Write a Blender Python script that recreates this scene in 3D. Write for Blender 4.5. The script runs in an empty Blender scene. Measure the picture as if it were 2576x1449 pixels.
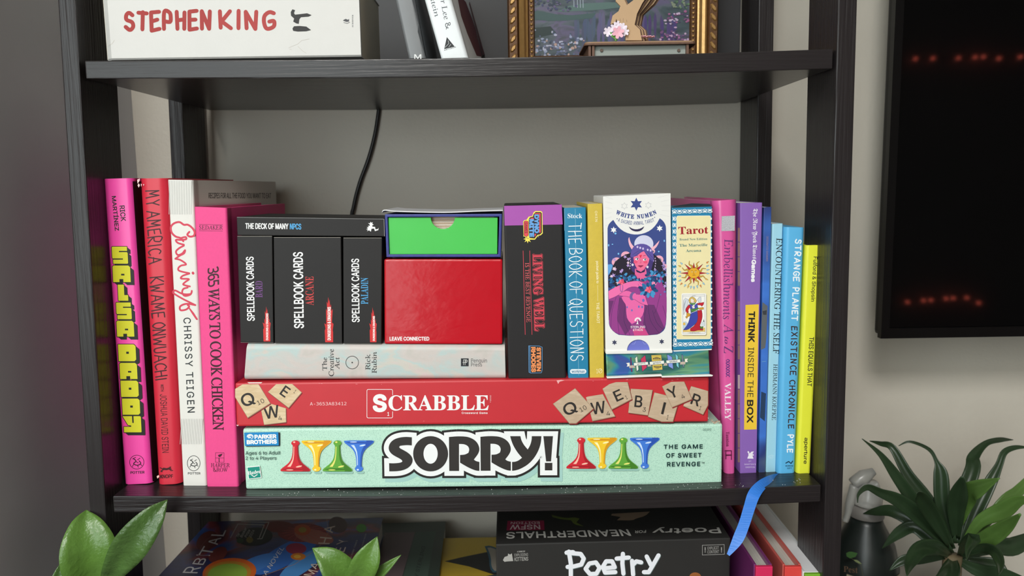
import bpy, bmesh, math, random, os
import numpy as np
from mathutils import Vector, Matrix
from mathutils.geometry import tessellate_polygon, delaunay_2d_cdt
random.seed(7)
C = bpy.context.scene.collection
SC = bpy.context.scene

# ------------------------------------------------------------ camera, world, lights, exposure
F, CX, CY = 2000.0, 1288.0, 724.5          # focal length and centre in photograph pixels (2576 x 1449)
CAM = Vector((0.0, -0.64, 1.357))
def _cv(x, y): return Vector((x - CX, -(y - CY), -F)).normalized()
ey = _cv(1276, 470); _dn = _cv(1523, 16500)
ez = -(_dn - _dn.dot(ey) * ey).normalized(); ex = ey.cross(ez)
MW = Matrix((ex, ey, ez))                   # camera -> world rotation
cam = bpy.data.cameras.new('camera'); camo = bpy.data.objects.new('camera', cam); C.objects.link(camo)
cam.sensor_width = 36.0; cam.lens = F / 2576.0 * 36.0
cam.clip_start = 0.01; cam.clip_end = 60
camo.matrix_world = Matrix.Translation(CAM) @ MW.to_4x4()
cam.dof.use_dof = True; cam.dof.focus_distance = 0.665; cam.dof.aperture_fstop = 8.0
SC.camera = camo

w = bpy.data.worlds.new('world'); SC.world = w; w.use_nodes = True
w.node_tree.nodes['Background'].inputs[0].default_value = (0.75, 0.9, 1.0, 1)
w.node_tree.nodes['Background'].inputs[1].default_value = 1.5
def area(name, loc, target, sx, sy, power, col):
    l = bpy.data.lights.new(name, 'AREA'); l.shape = 'RECTANGLE'; l.size = sx; l.size_y = sy
    l.energy = power; l.color = col
    o = bpy.data.objects.new(name, l); C.objects.link(o); o.location = loc
    o.rotation_euler = (Vector(target) - Vector(loc)).to_track_quat('-Z', 'Y').to_euler()
    return o
ROOM_L, ROOM_R, ROOM_F, ROOM_B, ROOM_H = -2.0, 2.3, -2.3, 0.268, 2.7
area('ceiling_light_glow', (-.35, -1.85, ROOM_H - .06), (-.35, -1.85, 0), .6, .8, 52, (1.0, 0.99, 0.96))
area('window_daylight', (-1.1, ROOM_F + 0.05, 1.6), (-1.1, 0, 1.6), 1.5, 1.7, 26, (0.93, 1.0, 0.97))
vs = SC.view_settings; vs.view_transform = 'Standard'; vs.look = 'None'; vs.gamma = 1.0; vs.use_curve_mapping = False
vs.exposure = 0.0
SC.cycles.max_bounces = 8

# ------------------------------------------------------------ helpers: projection onto planes measured in the photograph
def ray(px, py): return MW @ Vector((px - CX, -(py - CY), -F))
def onp(px, py, pt, n):
    d = ray(px, py); t = (pt - CAM).dot(n) / d.dot(n); return CAM + d * t
def U(px, py, y): return onp(px, py, Vector((0, y, 0)), Vector((0, 1, 0)))
def Uz(px, py, z): return onp(px, py, Vector((0, 0, z)), Vector((0, 0, 1)))
def K(x0, y0, s): return lambda x, y: (x0 + x / s, y0 + y / s)

# ------------------------------------------------------------ materials
def lin(c): return tuple((v / 255 / 12.92 if v / 255 <= .04045 else ((v / 255 + .055) / 1.055) ** 2.4) for v in c[:3])
_mats = {}
def M(name, col, rough=.5, var=.06, scale=60, bump=0, bscale=None, metal=0, spec=.5, stretch=(1, 1, 1), trans=0, sss=0, coat=0):
    if name in _mats: return _mats[name]
    m = bpy.data.materials.new(name); m.use_nodes = True; nt = m.node_tree; b = nt.nodes['Principled BSDF']
    L = lin(col); b.inputs['Roughness'].default_value = rough; b.inputs['Metallic'].default_value = metal
    b.inputs['Specular IOR Level'].default_value = spec; b.inputs['Transmission Weight'].default_value = trans
    b.inputs['Coat Weight'].default_value = coat
    tc = nt.nodes.new('ShaderNodeTexCoord'); mp = nt.nodes.new('ShaderNodeMapping'); mp.inputs['Scale'].default_value = stretch
    nt.links.new(tc.outputs['Object'], mp.inputs[0])
    nz = nt.nodes.new('ShaderNodeTexNoise'); nz.inputs['Scale'].default_value = scale; nz.inputs['Detail'].default_value = 5
    nt.links.new(mp.outputs[0], nz.inputs['Vector'])
    mx = nt.nodes.new('ShaderNodeMix'); mx.data_type = 'RGBA'
    mx.inputs['A'].default_value = (*[max(0, v * (1 - var)) for v in L], 1); mx.inputs['B'].default_value = (*[min(1, v * (1 + var)) for v in L], 1)
    nt.links.new(nz.outputs['Fac'], mx.inputs['Factor']); nt.links.new(mx.outputs['Result'], b.inputs['Base Color'])
    if bump:
        n2 = nt.nodes.new('ShaderNodeTexNoise'); n2.inputs['Scale'].default_value = bscale or scale * 3; n2.inputs['Detail'].default_value = 6
        nt.links.new(mp.outputs[0], n2.inputs['Vector'])
        bp = nt.nodes.new('ShaderNodeBump'); bp.inputs['Strength'].default_value = bump; bp.inputs['Distance'].default_value = .002
        nt.links.new(n2.outputs['Fac'], bp.inputs['Height']); nt.links.new(bp.outputs[0], b.inputs['Normal'])
    _mats[name] = m; return m
def ramp_mat(name, stops, scale=30, rough=.5, detail=4, distort=0, bump=0, stretch=(1, 1, 1), metal=0, wave=False, coat=0):
    m = M(name, (128, 128, 128), rough, 0, scale, bump, None, metal, .5, stretch, coat=coat); nt = m.node_tree
    b = nt.nodes['Principled BSDF']; mp = [n for n in nt.nodes if n.type == 'MAPPING'][0]
    nz = nt.nodes.new('ShaderNodeTexWave' if wave else 'ShaderNodeTexNoise'); nz.inputs['Scale'].default_value = scale; nz.inputs['Detail'].default_value = detail
    nz.inputs['Distortion'].default_value = distort
    rp = nt.nodes.new('ShaderNodeValToRGB'); e = rp.color_ramp.elements
    while len(e) < len(stops): e.new(.5)
    for k, (p, c) in enumerate(stops): e[k].position = p; e[k].color = (*lin(c), 1)
    nt.links.new(mp.outputs[0], nz.inputs['Vector']); nt.links.new(nz.outputs['Fac'], rp.inputs[0]); nt.links.new(rp.outputs[0], b.inputs['Base Color'])
    return m
def ink(col, rough=.45):
    return M('ink_%d_%d_%d_%d' % (*col[:3], int(rough * 100)), col, rough, .04, 90, spec=.3)

# ------------------------------------------------------------ objects
def put(o, label=None, cat=None, group=None, kind=None):
    if label: o['label'] = label
    if cat: o['category'] = cat
    if group: o['group'] = group
    if kind: o['kind'] = kind
    return o
def empty(name, loc, label, cat, group=None):
    o = bpy.data.objects.new(name, None); C.objects.link(o); o.location = loc; o.empty_display_size = .02
    return put(o, label, cat, group)
def mk(name, verts, faces, mats, root=None, midx=None, smooth=False, bev=0, seg=2, label=None, kind=None):
    verts = [Vector(v) for v in verts]
    if not isinstance(mats, (list, tuple)): mats = [mats]
    if root is not None: off = Vector(root.get('_o', root.location))
    else:
        off = Vector((sum(v.x for v in verts) / len(verts), sum(v.y for v in verts) / len(verts), min(v.z for v in verts)))
    me = bpy.data.meshes.new(name); me.from_pydata([v - off for v in verts], [], faces)
    for m in mats: me.materials.append(m)
    if midx:
        for p, i in zip(me.polygons, midx): p.material_index = i
    if root is None or name not in ('x',):
        bm = bmesh.new(); bm.from_mesh(me)
        if not midx: bmesh.ops.recalc_face_normals(bm, faces=bm.faces)
        if bev:
            es = [e for e in bm.edges if len(e.link_faces) == 2 and e.calc_face_angle(0) > .6]
            bmesh.ops.bevel(bm, geom=es, offset=bev, offset_type='OFFSET', segments=seg, profile=.6, affect='EDGES', clamp_overlap=True)
        bm.to_mesh(me); bm.free()
    if smooth:
        for p in me.polygons: p.use_smooth = True
        if smooth == 2: me.set_sharp_from_angle(angle=.6)
    o = bpy.data.objects.new(name, me); C.objects.link(o)
    if root is not None:
        o.parent = root
        if root.type == 'MESH': o['_o'] = off[:]
    else: o.location = off; o['_o'] = off[:]
    if label: o['label'] = label
    if kind: o['kind'] = kind
    return o
BF = [(0, 1, 2, 3), (7, 6, 5, 4), (0, 4, 5, 1), (1, 5, 6, 2), (2, 6, 7, 3), (3, 7, 4, 0)]
def bxv(lo, hi):
    (a, b, c), (d, e, f) = lo, hi
    return [(a, b, f), (d, b, f), (d, b, c), (a, b, c), (a, e, f), (d, e, f), (d, e, c), (a, e, c)]
def box(name, lo, hi, mat, root=None, bev=.001, **k): return mk(name, bxv(lo, hi), BF, mat, root, bev=bev, **k)
def joinv(parts):
    V, Fs = [], []
    for v, f in parts:
        n = len(V); V += list(v); Fs += [tuple(i + n for i in q) for q in f]
    return V, Fs
def fq(quad, y0, D, sk=0):
    """front quad (TL,TR,BR,BL in photograph pixels) on the plane y=y0, given depth D"""
    fr = [U(x, y, y0) for x, y in quad]
    return fr + [p + Vector((D * sk, D, 0)) for p in fr]
def base_of(vs):
    vs = [Vector(v) for v in vs]
    return Vector((sum(v.x for v in vs) / len(vs), sum(v.y for v in vs) / len(vs), min(v.z for v in vs)))
def tube(pts, r, n=8, caps=True):
    V, Fs = [], []; pts = [Vector(p) for p in pts]; rr = r if isinstance(r, (list, tuple)) else [r] * len(pts)
    for i, p in enumerate(pts):
        t = (pts[min(i + 1, len(pts) - 1)] - pts[max(i - 1, 0)]).normalized()
        a = t.orthogonal().normalized() if i == 0 else (a - t * a.dot(t)).normalized()
        b = t.cross(a)
        V += [p + (a * math.cos(k * 2 * math.pi / n) + b * math.sin(k * 2 * math.pi / n)) * rr[i] for k in range(n)]
        if i: Fs += [((i - 1) * n + k, (i - 1) * n + (k + 1) % n, i * n + (k + 1) % n, i * n + k) for k in range(n)]
    if caps: Fs += [tuple(range(n))[::-1], tuple(range((len(pts) - 1) * n, len(pts) * n))]
    return V, Fs
def lathe(prof, c, n=24):
    V, Fs = [], []
    for i, (r, z) in enumerate(prof):
        V += [(c[0] + r * math.cos(k * 2 * math.pi / n), c[1] + r * math.sin(k * 2 * math.pi / n), c[2] + z) for k in range(n)]
        if i: Fs += [((i - 1) * n + k, (i - 1) * n + (k + 1) % n, i * n + (k + 1) % n, i * n + k) for k in range(n)]
    Fs += [tuple(range(n))[::-1], tuple(range((len(prof) - 1) * n, len(prof) * n))]
    return V, Fs
def spl(pts, n=8):
    """Catmull-Rom through points"""
    P = [Vector(p) for p in pts]; out = []
    for i in range(len(P) - 1):
        a, b, c, d = P[max(i - 1, 0)], P[i], P[i + 1], P[min(i + 2, len(P) - 1)]
        for k in range(n):
            t = k / n
            out.append(.5 * ((2 * b) + (c - a) * t + (2 * a - 5 * b + 4 * c - d) * t * t + (3 * b - a - 3 * c + d) * t ** 3))
    return out + [P[-1]]
def spl2(pts, n=8): return [(v.x, v.y) for v in spl([(p[0], p[1], 0) for p in pts], n)]
def smooth2(pts, it=2, corner=.75):
    """round a closed outline but keep its sharp corners"""
    P = [(p, None) for p in pts]; n = len(pts); keep = []
    for i in range(n):
        a = Vector(pts[i]) - Vector(pts[i - 1]); b = Vector(pts[(i + 1) % n]) - Vector(pts[i])
        keep.append(a.length > 0 and b.length > 0 and abs(a.angle_signed(b)) > corner)
    P = list(zip(pts, keep))
    for _ in range(it):
        Q = []
        for i in range(len(P)):
            (p, kp), (q, kq) = P[i], P[(i + 1) % len(P)]
            if kp: Q.append((p, True))
            else: Q.append(((p[0] * .75 + q[0] * .25, p[1] * .75 + q[1] * .25), False))
            if not kq: Q.append(((p[0] * .25 + q[0] * .75, p[1] * .25 + q[1] * .75), False))
        P = Q
    return [p for p, _ in P]
def ell(cx, cy, rx, ry, n=28, rot=0):
    c, s = math.cos(rot), math.sin(rot)
    return [(cx + rx * math.cos(a) * c - ry * math.sin(a) * s, cy + rx * math.cos(a) * s + ry * math.sin(a) * c) for a in [k * 2 * math.pi / n for k in range(n)]]
def rrect(x0, y0, x1, y1, r, n=5):
    o = []
    for cx, cy, a0 in ((x1 - r, y1 - r, 0), (x0 + r, y1 - r, 90), (x0 + r, y0 + r, 180), (x1 - r, y0 + r, 270)):
        o += [(cx + r * math.cos(math.radians(a0 + 90 * k / n)), cy + r * math.sin(math.radians(a0 + 90 * k / n))) for k in range(n + 1)]
    return o
def star(cx, cy, R, r, n, rot=-90):
    return [(cx + (R if k % 2 == 0 else r) * math.cos(math.radians(rot + 180 * k / n)), cy + (R if k % 2 == 0 else r) * math.sin(math.radians(rot + 180 * k / n))) for k in range(2 * n)]

# ------------------------------------------------------------ lettering
FD = bpy.utils.system_resource('DATAFILES', path='fonts')
_fonts = {}
def font(n):
    if n not in _fonts:
        try: _fonts[n] = bpy.data.fonts.load(os.path.join(FD, n))
        except Exception: _fonts[n] = None
    return _fonts[n]
def mathmap(t, up, lo, dig=None):
    o = ''
    for ch in t:
        if 'A' <= ch <= 'Z': o += chr(up + ord(ch) - 65)
        elif 'a' <= ch <= 'z': o += chr(lo + ord(ch) - 97)
        elif dig and '0' <= ch <= '9': o += chr(dig + ord(ch) - 48)
        else: o += ch
    return o
_tc = {}
def glyphs(t, f, off, sp):
    """text as a flat triangulated mesh in its own bounding box (0..1)"""
    key = (t, f, off, sp)
    if key in _tc: return _tc[key]
    c = bpy.data.curves.new('t', 'FONT'); c.resolution_u = 3; c.offset = off; c.space_character = sp; s = t
    if f == 'serif':
        ft = font('NotoSansMath-Regular.woff2')
        if ft: s = mathmap(t, 0x1D400, 0x1D41A, 0x1D7CE)
    elif f == 'light':
        ft = font('NotoSansMath-Regular.woff2')
        if ft: s = mathmap(t, 0x1D434, 0x1D44E).replace(chr(0x1D455), chr(0x210E))
    elif f == 'ital':
        ft = font('NotoSansMath-Regular.woff2')
        if ft: s = mathmap(t, 0x1D468, 0x1D482)
    elif f == 'frak':
        ft = font('NotoSansMath-Regular.woff2')
        if ft: s = mathmap(t, 0x1D56C, 0x1D586)
    elif f == 'mono': ft = font('DejaVuSansMono.woff2')
    else: ft = font('Inter.woff2')
    if ft: c.font = ft
    c.body = s
    o = bpy.data.objects.new('t', c); cu = o.to_curve(bpy.context.evaluated_depsgraph_get())
    V, E = [], []
    for sp_ in cu.splines:                              # sample each contour, then fill by winding number
        n0 = len(V); bp = sp_.bezier_points; n = len(bp)
        if n < 2: continue
        for i in range(n):
            p, q = bp[i], bp[(i + 1) % n]; st = (p.handle_right - p.co).length + (q.handle_left - q.co).length; d = (q.co - p.co).length
            m = 1 if abs((p.handle_right - p.co).cross(q.co - p.co).length) + abs((q.handle_left - q.co).cross(q.co - p.co).length) < 1e-6 else 4
            for k in range(m):
                t = k / m; x = p.co * (1 - t) ** 3 + p.handle_right * 3 * t * (1 - t) ** 2 + q.handle_left * 3 * t * t * (1 - t) + q.co * t ** 3; V.append((x.x, x.y))
        E += [(i, i + 1) for i in range(n0, len(V) - 1)] + [(len(V) - 1, n0)]
    o.to_curve_clear(); bpy.data.objects.remove(o); bpy.data.curves.remove(c)
    r = delaunay_2d_cdt([Vector(v) for v in V], E, [], 0, 1e-6, False)
    vv = np.array([tuple(v) for v in r[0]]); tri = np.array([f for f in r[2] if len(f) == 3])
    cc = vv[tri].mean(1); A0 = np.array([V[e[0]] for e in E]); A1 = np.array([V[e[1]] for e in E])
    px, py = cc[:, :1], cc[:, 1:]; y0, y1, x0, x1 = A0[:, 1], A1[:, 1], A0[:, 0], A1[:, 0]
    cr = (x1 - x0) * (py - y0) - (px - x0) * (y1 - y0)
    wn = ((y0 <= py) & (y1 > py) & (cr > 0)).sum(1) - ((y0 > py) & (y1 <= py) & (cr < 0)).sum(1)
    Fs = [tuple(int(i) for i in f) for f in tri[wn != 0]]; V = [(float(v[0]) - (float(v[1]) * .235 if f == 'light' else 0), float(v[1])) for v in vv]
    us = {i for q in Fs for i in q}
    x0, x1 = min(V[i][0] for i in us), max(V[i][0] for i in us); y0, y1 = min(V[i][1] for i in us), max(V[i][1] for i in us)
    V = [((x - x0) / max(x1 - x0, 1e-6), (y - y0) / max(y1 - y0, 1e-6)) for x, y in V]
    _tc[key] = (V, Fs); return _tc[key]
ST = {  # hand-drawn capitals: strokes in a unit box, y up
 'A': [[(0, 0), (.42, 1), (.8, 0)], [(.14, .36), (.68, .36)]], 'B': [[(0, 0), (.05, 1), (.5, .95), (.55, .7), (.1, .52), (.62, .45), (.6, .1), (0, 0)]],
 'C': [[(.7, .85), (.4, 1), (.1, .75), (.05, .35), (.3, 0), (.7, .12)]], 'D': [[(0, 0), (.05, 1), (.5, .85), (.65, .45), (.45, .08), (0, 0)]],
 'E': [[(.6, 1), (0, .97), (.02, 0), (.62, .03)], [(.02, .52), (.5, .54)]], 'F': [[(.6, 1), (0, .97), (.02, 0)], [(.02, .5), (.5, .54)]],
 'G': [[(.68, .86), (.4, 1), (.1, .75), (.05, .3), (.3, 0), (.68, .1), (.7, .45), (.4, .45)]], 'H': [[(0, 1), (.03, 0)], [(.6, 1), (.62, 0)], [(0, .48), (.62, .55)]],
 'I': [[(.05, 1), (.08, 0)]], 'K': [[(0, 1), (.03, 0)], [(.6, 1), (.05, .45), (.66, 0)]], 'L': [[(0, 1), (.03, 0), (.55, .03)]],
 'M': [[(0, 0), (.12, 1), (.42, .3), (.72, 1), (.85, 0)]], 'N': [[(0, 0), (.03, 1), (.58, 0), (.62, 1)]],
 'O': [[(.35, 1), (.05, .7), (.05, .3), (.35, 0), (.66, .3), (.66, .7), (.35, 1)]], 'P': [[(.03, 0), (0, 1), (.5, .95), (.6, .7), (.45, .45), (.03, .45)]],
 'Q': [[(.35, 1), (.05, .7), (.05, .3), (.35, 0), (.66, .3), (.66, .7), (.35, 1)], [(.45, .25), (.8, -.1)]], 'R': [[(0, 0), (0, 1), (.5, .95), (.58, .72), (.45, .5), (.05, .46), (.62, 0)]],
 'S': [[(.6, .86), (.32, 1), (.05, .85), (.1, .6), (.55, .42), (.6, .15), (.3, 0), (0, .14)]], 'T': [[(0, 1), (.7, .98)], [(.35, 1), (.36, 0)]],
 'U': [[(0, 1), (.05, .25), (.3, 0), (.58, .2), (.62, 1)]], 'V': [[(0, 1), (.35, 0), (.7, 1)]], 'W': [[(0, 1), (.22, 0), (.46, .7), (.7, 0), (.95, 1)]],
 'X': [[(0, 1), (.65, 0)], [(.62, 1), (0, 0)]], 'Y': [[(0, 1), (.34, .5), (.68, 1)], [(.34, .5), (.32, 0)]],
 'o': [[(.3, .62), (.05, .42), (.05, .18), (.28, 0), (.55, .18), (.55, .42), (.3, .62)]], 'e': [[(.06, .3), (.52, .36), (.42, .6), (.2, .6), (.05, .4), (.06, .16), (.28, 0), (.52, .1)]],
 't': [[(.25, .92), (.25, .1), (.42, 0)], [(0, .64), (.52, .64)]], 'r': [[(.08, .64), (.1, 0)], [(.1, .45), (.28, .62), (.46, .58)]], 'y': [[(0, .64), (.28, .12)], [(.55, .64), (.2, -.22), (0, -.2)]]}
CW = {'M': .9, 'W': 1., 'I': .14, 'A': .8, 'T': .7, 'E': .62, 'L': .55, 'F': .6, ' ': .35}

class Print:
    """flat print on one plane of a thing, traced in photograph pixels; each layer lies a hair in front of the last"""
    def __init__(s, root, y=None, pt=None, n=None, eps=5e-7):
        s.root = root; s.pt = pt or Vector((0, y, 0)); s.n = n or Vector((0, -1, 0)); s.eps = eps; s.b = {}; s.lay = 0; s.q = 0; s.part = 'lettering'; s.rough = .45
    def name(s, part, fresh=False):
        if fresh: s.k = getattr(s, 'k', 0) + 1; part = (part, s.k)
        s.part = part; return s
    def add(s, px, faces, col, up=True, stack=False):
        if up: s.lay += 1
        b = s.b.setdefault(s.part, [[], [], [], []]); m = col if isinstance(col, bpy.types.Material) else ink(col, s.rough)
        if m not in b[3]: b[3].append(m)
        k = b[3].index(m); n0 = len(b[0])
        if not stack:
            s.q += 1; P = s.pt + s.n * (6e-5 + s.q * s.eps)
            b[0] += [onp(q[0], q[1], P, s.n) for q in px]
        else:
            pos = [None] * len(px)
            for f in faces:
                s.q += 1; P = s.pt + s.n * (6e-5 + s.q * s.eps)
                for i in f: pos[i] = onp(px[i][0], px[i][1], P, s.n)
            b[0] += pos
        b[1] += [tuple(i + n0 for i in f) for f in faces]; b[2] += [k] * len(faces)
        return s
    def poly(s, pts, col, up=True):
        tri = tessellate_polygon([[Vector((x, y, 0)) for x, y in pts]])
        return s.add(pts, [tuple(t) for t in tri], col, up)
    def polyg(s, k, pts, col, **a): return s.poly([k(*p) for p in pts], col, **a)
    def line(s, pts, wd, col, closed=False, up=True, miter=False):
        """stroke; thin ones are strips split at sharp corners, wide mitred ones are stacked quads"""
        if up: s.lay += 1
        P = [Vector(p) for p in pts]; W = list(wd) if isinstance(wd, (list, tuple)) else [wd] * len(P)
        k = [i for i in range(len(P)) if i == 0 or (P[i] - P[i - 1]).length > 1e-5]; P = [P[i] for i in k]; W = [W[i] for i in k]
        if closed and (P[0] - P[-1]).length < 1e-5: P.pop(); W.pop()
        n = len(P)
        if n < 2: return s
        if miter:
            V, Fs = [], []
            for i in range(n if closed else n - 1):
                a, b = P[i], P[(i + 1) % n]; d = (b - a).normalized(); q = Vector((-d.y, d.x)) * W[i] / 2; c = len(V)
                V += [a + q, b + q, b - q, a - q]; Fs.append((c, c + 1, c + 2, c + 3))
            for i in range(0 if closed else 1, n if closed else n - 1):
                a = (P[i] - P[i - 1]).normalized(); b = (P[(i + 1) % n] - P[i]).normalized(); cr = a.x * b.y - a.y * b.x; sg = -1 if cr > 0 else 1
                if abs(cr) < .02: continue
                n1 = Vector((-a.y, a.x)) * sg * W[i] / 2; n2 = Vector((-b.y, b.x)) * sg * W[i] / 2; mm = n1 + n2
                mm = (n1 + n2) * .5 if mm.length < W[i] * .45 else mm * ((W[i] / 2) ** 2 / mm.length_squared * 2)
                c = len(V); V += [P[i], P[i] + n1, P[i] + mm, P[i] + n2]; Fs.append((c, c + 1, c + 2, c + 3))
            return s.add([tuple(v) for v in V], Fs, col, False, True)
        if closed: P.append(P[0]); W.append(W[0]); n += 1
        cut = [0]
        for i in range(1, n - 1):
            if (P[i] - P[i - 1]).normalized().dot((P[i + 1] - P[i]).normalized()) < .7 or i - cut[-1] >= 4: cut.append(i)
        cut.append(n - 1)
        for c0, c1_ in zip(cut, cut[1:]):
            V, Fs = [], []; m = c1_ - c0 + 1
            for i in range(c0, c1_ + 1):
                a = (P[i] - P[i - 1]).normalized() if i > c0 else None; b = (P[i + 1] - P[i]).normalized() if i < c1_ else None
                t = (a + b).normalized() if a and b else (a or b); q = Vector((-t.y, t.x)) * W[i] / 2
                if a and b: q = q / max(.5, t.dot(a))
                V += [P[i] + q, P[i] - q]
                if i > c0: j = len(V) - 4; Fs.append((j, j + 2, j + 3, j + 1))
            for i, sg in ((c0, -1), (c1_, 1)):
                if W[i] < 1.1: continue
                a, b = (V[0], V[1]) if sg < 0 else (V[-1 if i == c0 else 2 * m - 2], V[2 * m - 1])
                r = W[i] / 2; u = (a - b).normalized(); t = Vector((u.y, -u.x)) * (-sg if False else 1); e = (P[c0 + 1] - P[c0]) if sg < 0 else (P[c1_] - P[c1_ - 1])
                if t.dot(e) * sg < 0: t = -t
                ia, ib = (0, 1) if sg < 0 else (2 * m - 2, 2 * m - 1); j = len(V)
                V += [P[i] + u * r * math.cos(x) + t * r * math.sin(x) for x in (math.pi * .25, math.pi * .5, math.pi * .75)]
                Fs.append((ia, j, j + 1, j + 2, ib))
            s.add([tuple(v) for v in V], Fs, col, False)
        return s
    def textq(s, t, q, col, f='sans', off=0., sp=1., up=True):
        """t in the quad q = TL,TR,BR,BL (as read)"""
        if f == 'serif' and off < -.015 and t.upper() == t: f, off = 'light', .006
        off = max(off, -.008); bold = off if off > .004 else 0
        V, Fs = glyphs(t, f, 0 if bold else off, sp); tl, tr, br, bl = [Vector(p) for p in q]
        h = ((tl - bl).length + (tr - br).length) / 2; wd = ((tl - tr).length + (bl - br).length) / 2
        e = bold * h / .74; eu, ev = min(.2, e / wd), min(.2, e / h)
        n = 12 if bold > .03 else 6 if bold > .015 else 4
        sh = [(math.cos(k * 2 * math.pi / n), math.sin(k * 2 * math.pi / n)) for k in range(n)] + [(0, 0)] if bold else [(0, 0)]
        if up: s.lay += 1
        for cx, cy in sh:
            uv = [(eu + u * (1 - 2 * eu) + eu * cx, ev + v * (1 - 2 * ev) + ev * cy) for u, v in V]
            s.add([tuple((tl * (1 - u) + tr * u) * v + (bl * (1 - u) + br * u) * (1 - v)) for u, v in uv], Fs, col, False)
        return s
    def text(s, t, p0, p1, h, col, f='sans', off=0., sp=1., up=True, h1=None):
        """t along the centre line p0->p1, height h"""
        a, b = Vector(p0), Vector(p1); d = (b - a).normalized(); u = Vector((d.y, -d.x)); h1 = h1 or h
        return s.textq(t, [a + u * h / 2, b + u * h1 / 2, b - u * h1 / 2, a - u * h / 2], col, f, off, sp, up)
    def tbox(s, t, x0, y0, x1, y1, col, f='sans', off=0., sp=1., up=True, dy=0):
        return s.textq(t, [(x0, y0), (x1, y0 + dy), (x1, y1 + dy), (x0, y1)], col, f, off, sp, up)
    def tc(s, t, cx, cy, wd, h, deg, col, f='sans', off=0.):
        d = Vector((math.cos(math.radians(deg)), math.sin(math.radians(deg)))) * wd / 2; c = Vector((cx, cy))
        return s.text(t, c - d, c + d, h, col, f, off)
    def hand(s, t, p0, p1, h, wd, col, gap=.32, slant=0, jit=.04, curve=True, miter=False, h1=None):
        a, b = Vector(p0), Vector(p1); L = (b - a).length; d = (b - a).normalized(); u = Vector((d.y, -d.x))
        adv = [CW.get(ch, .66) + (gap if ch != ' ' else 0) for ch in t]; tot = sum(adv) - gap; x = 0
        s.lay += 1
        for ch, ad in zip(t, adv):
            for stv in ST.get(ch, []):
                hh = h + ((h1 or h) - h) * x / tot
                P = [((x + px + slant * (py - .5) + random.uniform(-jit, jit)) * L / tot, (py - .5 + random.uniform(-jit, jit)) * hh) for px, py in stv]
                Q = [a + d * X + u * Y for X, Y in P]
                if curve and len(Q) > 4 and ch not in 'MNWE': Q = [Vector(v) for v in spl2([tuple(v) for v in Q], 4)]
                s.line([tuple(v) for v in Q], wd, col, up=False, miter=miter)
            x += ad
        return s
    def done(s):
        for part, (V, Fs, mi, ms) in s.b.items(): mk(part if isinstance(part, str) else part[0], V, Fs, ms, s.root, mi)

def recenter(q, dx=0, dy=0): return [(x + dx, y + dy) for x, y in q]
def carton(name, label, quad, y0, D, mat, cat='box', group=None, bev=.0012, seg=2):
    V = fq(quad, y0, D); r = empty(name, base_of(V), label, cat, group)
    mk('carton', V, BF, mat, r, bev=bev, seg=seg)
    return r
def book(name, label, quad, y0, D, mat, hard=True, rnd=.003, pages=None, group=None, t=None, sk=0):
    """standing book: spine and boards in one U-shaped cover, page block inside"""
    V = fq(quad, y0, D, sk); r = empty(name, base_of(V), label, 'book', group)
    tl, tr, br, bl = V[:4]; Wd = ((tr - tl).length + (br - bl).length) / 2; t = t or (.0026 if hard else .0006); rnd = min(rnd, Wd * .4)
    arc = lambda cx, a0: [(cx + rnd * math.cos(math.radians(a)), rnd + rnd * math.sin(math.radians(a))) for a in a0]
    prof = [(0, D)] + ([(0, .012), (.0007, .0095), (0, .007)] if hard and D > .05 else []) + arc(rnd, range(180, 271, 10)) + arc(Wd - rnd, range(270, 361, 10)) + ([(Wd, .007), (Wd - .0007, .0095), (Wd, .012)] if hard and D > .05 else []) + [(Wd, D), (Wd - t, D), (Wd - t, t + .002), (t, t + .002), (t, D)]
    n = len(prof); pv = []
    for v in (0, 1):
        a, b = (tl, tr) if v == 0 else (bl, br)
        pv += [a.lerp(b, u / Wd) + Vector((wv * sk, wv, 0)) for u, wv in prof]
    Fs = [(i, (i + 1) % n, n + (i + 1) % n, n + i) for i in range(n)] + [tuple(range(n))[::-1], tuple(range(n, 2 * n))]
    mk('cover', pv, Fs, mat, r, smooth=2)
    ins = .003 if hard else .0004; pg = pages or PAGES; up = (tl - bl).normalized() * ins
    e = t / Wd + .004
    fr = [tl.lerp(tr, e) - up, tl.lerp(tr, 1 - e) - up, bl.lerp(br, 1 - e) + up, bl.lerp(br, e) + up]
    pb = [p + Vector(((t + .0022) * sk, t + .0022, 0)) for p in fr] + [p + Vector(((D - .004) * sk, D - (.004 if hard else .0005), 0)) for p in fr]
    mk('page_block', pb, BF, pg, r)
    return r
def side_plane(quad, y0, right=True, sk=0):
    """plane of a book's side, for print on its board"""
    a, b = (quad[1], quad[2]) if right else (quad[0], quad[3])
    A, B = U(*a, y0), U(*b, y0); n = (B - A).cross(Vector((sk, 1, 0))).normalized()
    if (CAM - A).dot(n) < 0: n = -n
    return A, n
PAGES = M('paper_pages', (222, 214, 196), .8, .12, 900, .3, 1400, stretch=(60, 1, 1))
PAGESW = M('paper_pages_white', (232, 230, 226), .8, .1, 900, .3, 1400, stretch=(60, 1, 1))

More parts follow.
